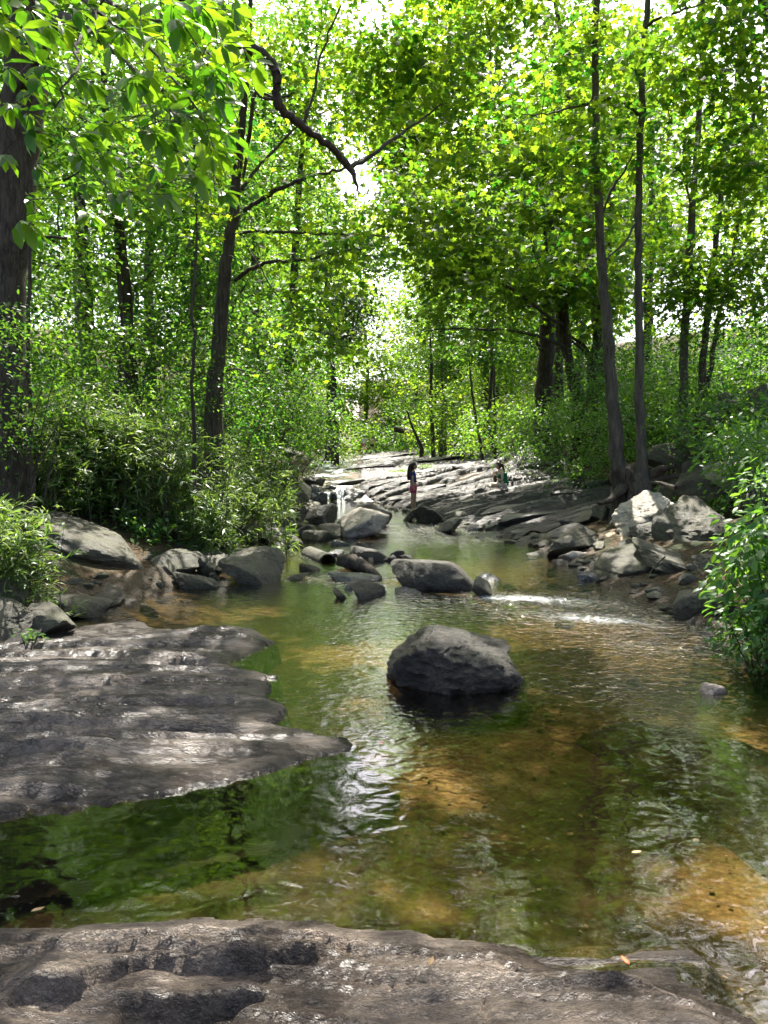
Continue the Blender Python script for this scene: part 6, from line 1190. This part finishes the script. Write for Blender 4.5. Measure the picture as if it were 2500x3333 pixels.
# fallen log
P = [at(1284, 1396, 82), at(1310, 1402, 82), at(1335, 1408, 81), at(1352, 1420, 80)]; V, F = tube(smooth_path(P, 4), np.linspace(.35, .16, 13), 10, 3, .2)
tag(link('fallen_log', np_mesh('fallen_log', V, F, True), M['bark']), 'dark fallen log slanting across the end of the ledge', 'log')

# ------------------------------------------------------------------ things in the stream
def solid(V, F, t, name, mat, parent=None):
    o = link(name, np_mesh(name, V, F, True), M[mat], parent); md = o.modifiers.new('wall', 'SOLIDIFY'); md.thickness = t; md.offset = -1; return o
a, b = at(1006, 1806, 13.6), at(1068, 1832, 12.6)
V, F = tube(smooth_path([a, (a + b) / 2, b], 10), np.full(21, .155) * (1 + .05 * (np.arange(21) % 2)), 28)
o = solid(V, F, .02, 'drain_pipe', 'boulder'); tag(o, 'short broken piece of ribbed drain pipe lying open-ended in the shallows', 'pipe')
P = smooth_path([at(1103, 1822, 11.9), at(1160, 1836, 11.7), at(1210, 1858, 11.3), at(1242, 1884, 10.9)], 4); V, F = tube(P, [.09, .11, .12, .13, .12, .12, .10, .09, .08, .06, .05, .04, .02], 9, 4, .35)
tag(link('driftwood', np_mesh('driftwood', V, F, True), M['bark']), 'dark split piece of driftwood slanting into the shallows behind the slanting stone', 'driftwood')
def brick(c, dim, rot, label):
    bm = bmesh.new(); bmesh.ops.create_cube(bm, size=1); bmesh.ops.scale(bm, vec=dim, verts=bm.verts); bmesh.ops.bevel(bm, geom=bm.edges[:], offset=.014, segments=3, affect='EDGES', profile=.5)
    me = bpy.data.meshes.new('brick'); bm.to_mesh(me); bm.free(); o = link('brick', me, M['brick'], None, tuple(c)); o.rotation_euler = rot; return tag(o, label, 'brick')
M['brick'] = rock_mat('red_brick', (.16, .035, .025), (.30, .07, .05), (.40, .13, .09), (.5, .8), .4, scale=8)
brick(at(1896, 1857, 12.15), (.25, .12, .075), (0, .06, .15), 'worn red brick lying on the stones at the right edge of the stream')
# sticks
def stick(L, r0, r1, label, mat='bark2', name='stick', z=None):
    P = smooth_path([at(*q) if len(q) == 3 else on(q[0], q[1], z or .0) for q in L], 4, .004, 3); V, F = tube(P, np.linspace(r0, r1, len(P)), 6, 2, .2); return tag(link(name, np_mesh(name, V, F, True), M[mat]), label, name)
stick([(2290, 1880, 9.2), (2255, 1835, 9.3), (2210, 1790, 9.5)], .012, .004, 'pale dry stick leaning on the great slanting boulder')
stick([(2165, 1812, 9.6), (2125, 1850, 9.6), (2103, 1898, 9.5)], .010, .005, 'bleached forked stick hanging under the slanting boulder')
stick([(2330, 1812, 8.8), (2280, 1788, 9.2), (2262, 1780, 9.3)], .010, .004, 'thin pale twig on the face of the tallest grey boulder')
stick([(1000, 1515, 26.5), (1020, 1490, 27), (1045, 1465, 27.5)], .03, .012, 'dark bare branch sticking up from the upper stream', 'bark', 'branch')
stick([(1052, 1500, 27.5), (1066, 1478, 27.5), (1074, 1455, 27.5)], .02, .008, 'thin dark twig standing beside the bare branch in the upper stream', 'bark', 'branch')
stick([(2440, 2185, 6.0), (2400, 2120, 6.25), (2375, 2080, 6.4)], .006, .003, 'thin dry stem trailing from the right-hand shrub into the water')
stick([(1500, 2330), (1560, 2322), (1600, 2345), (1622, 2360)], .014, .006, 'dark twig lying on the sand below the largest pool boulder', 'bark', z=-.1)
stick([(2200, 1588, 13.4), (2140, 1570, 13.8), (2110, 1572, 14.0)], .05, .02, 'bare root running over the earth beside the twin trunks', 'bark2', 'root_branch')
stick([(640, 1600, 13.5), (700, 1625, 13.5), (760, 1650, 13.3)], .03, .015, 'fallen grey branch lying among the cane', 'bark2', 'branch')
# fallen leaves
def fleaf(px, py, z, L, col, label, a=0.0, name='fallen_leaf'):
    c = on(px, py, z); T, F = TM['oval']; F = _tri(F); c_, s_ = cos(a), sin(a); V = T * L; V = V @ np.array([[c_, s_, 0], [-s_, c_, 0], [0, 0, 1]]); V[:, 2] = np.abs(V[:, 2]) * .8
    o = link(name, np_mesh(name, V, F, False, {'tint': np.full(len(F), .5)}), M[col], None, tuple(c)); md = o.modifiers.new('thick', 'SOLIDIFY'); md.thickness = .0012; return tag(o, label, 'leaf')
M['dryleaf'] = leaf_mat('dry_tan_leaf', (.30, .19, .09), (.42, .30, .15), (.3, .2, .08), (.4, .3, .1), .6, .25); M['redleaf'] = leaf_mat('red_leaf', (.42, .06, .02), (.55, .12, .03), (.4, .06, .02), (.5, .1, .03), .6, .25)
fleaf(1395, 3145, .235, .045, 'dryleaf', 'tan dead leaf lying on the near slab', 1.2); fleaf(2050, 3140, .075, .045, 'redleaf', 'red leaf standing on the wet shelf behind the near slab', 1.9)
fleaf(100, 2966, .008, .05, 'dryleaf', 'tan leaf floating at the left edge of the dark pool', .5); fleaf(1232, 2418, .008, .04, 'redleaf', 'small red leaf floating near the tip of the left slab', .1); fleaf(2055, 2775, .008, .05, 'dryleaf', 'pale leaf drifting in the pool at the right', .2)
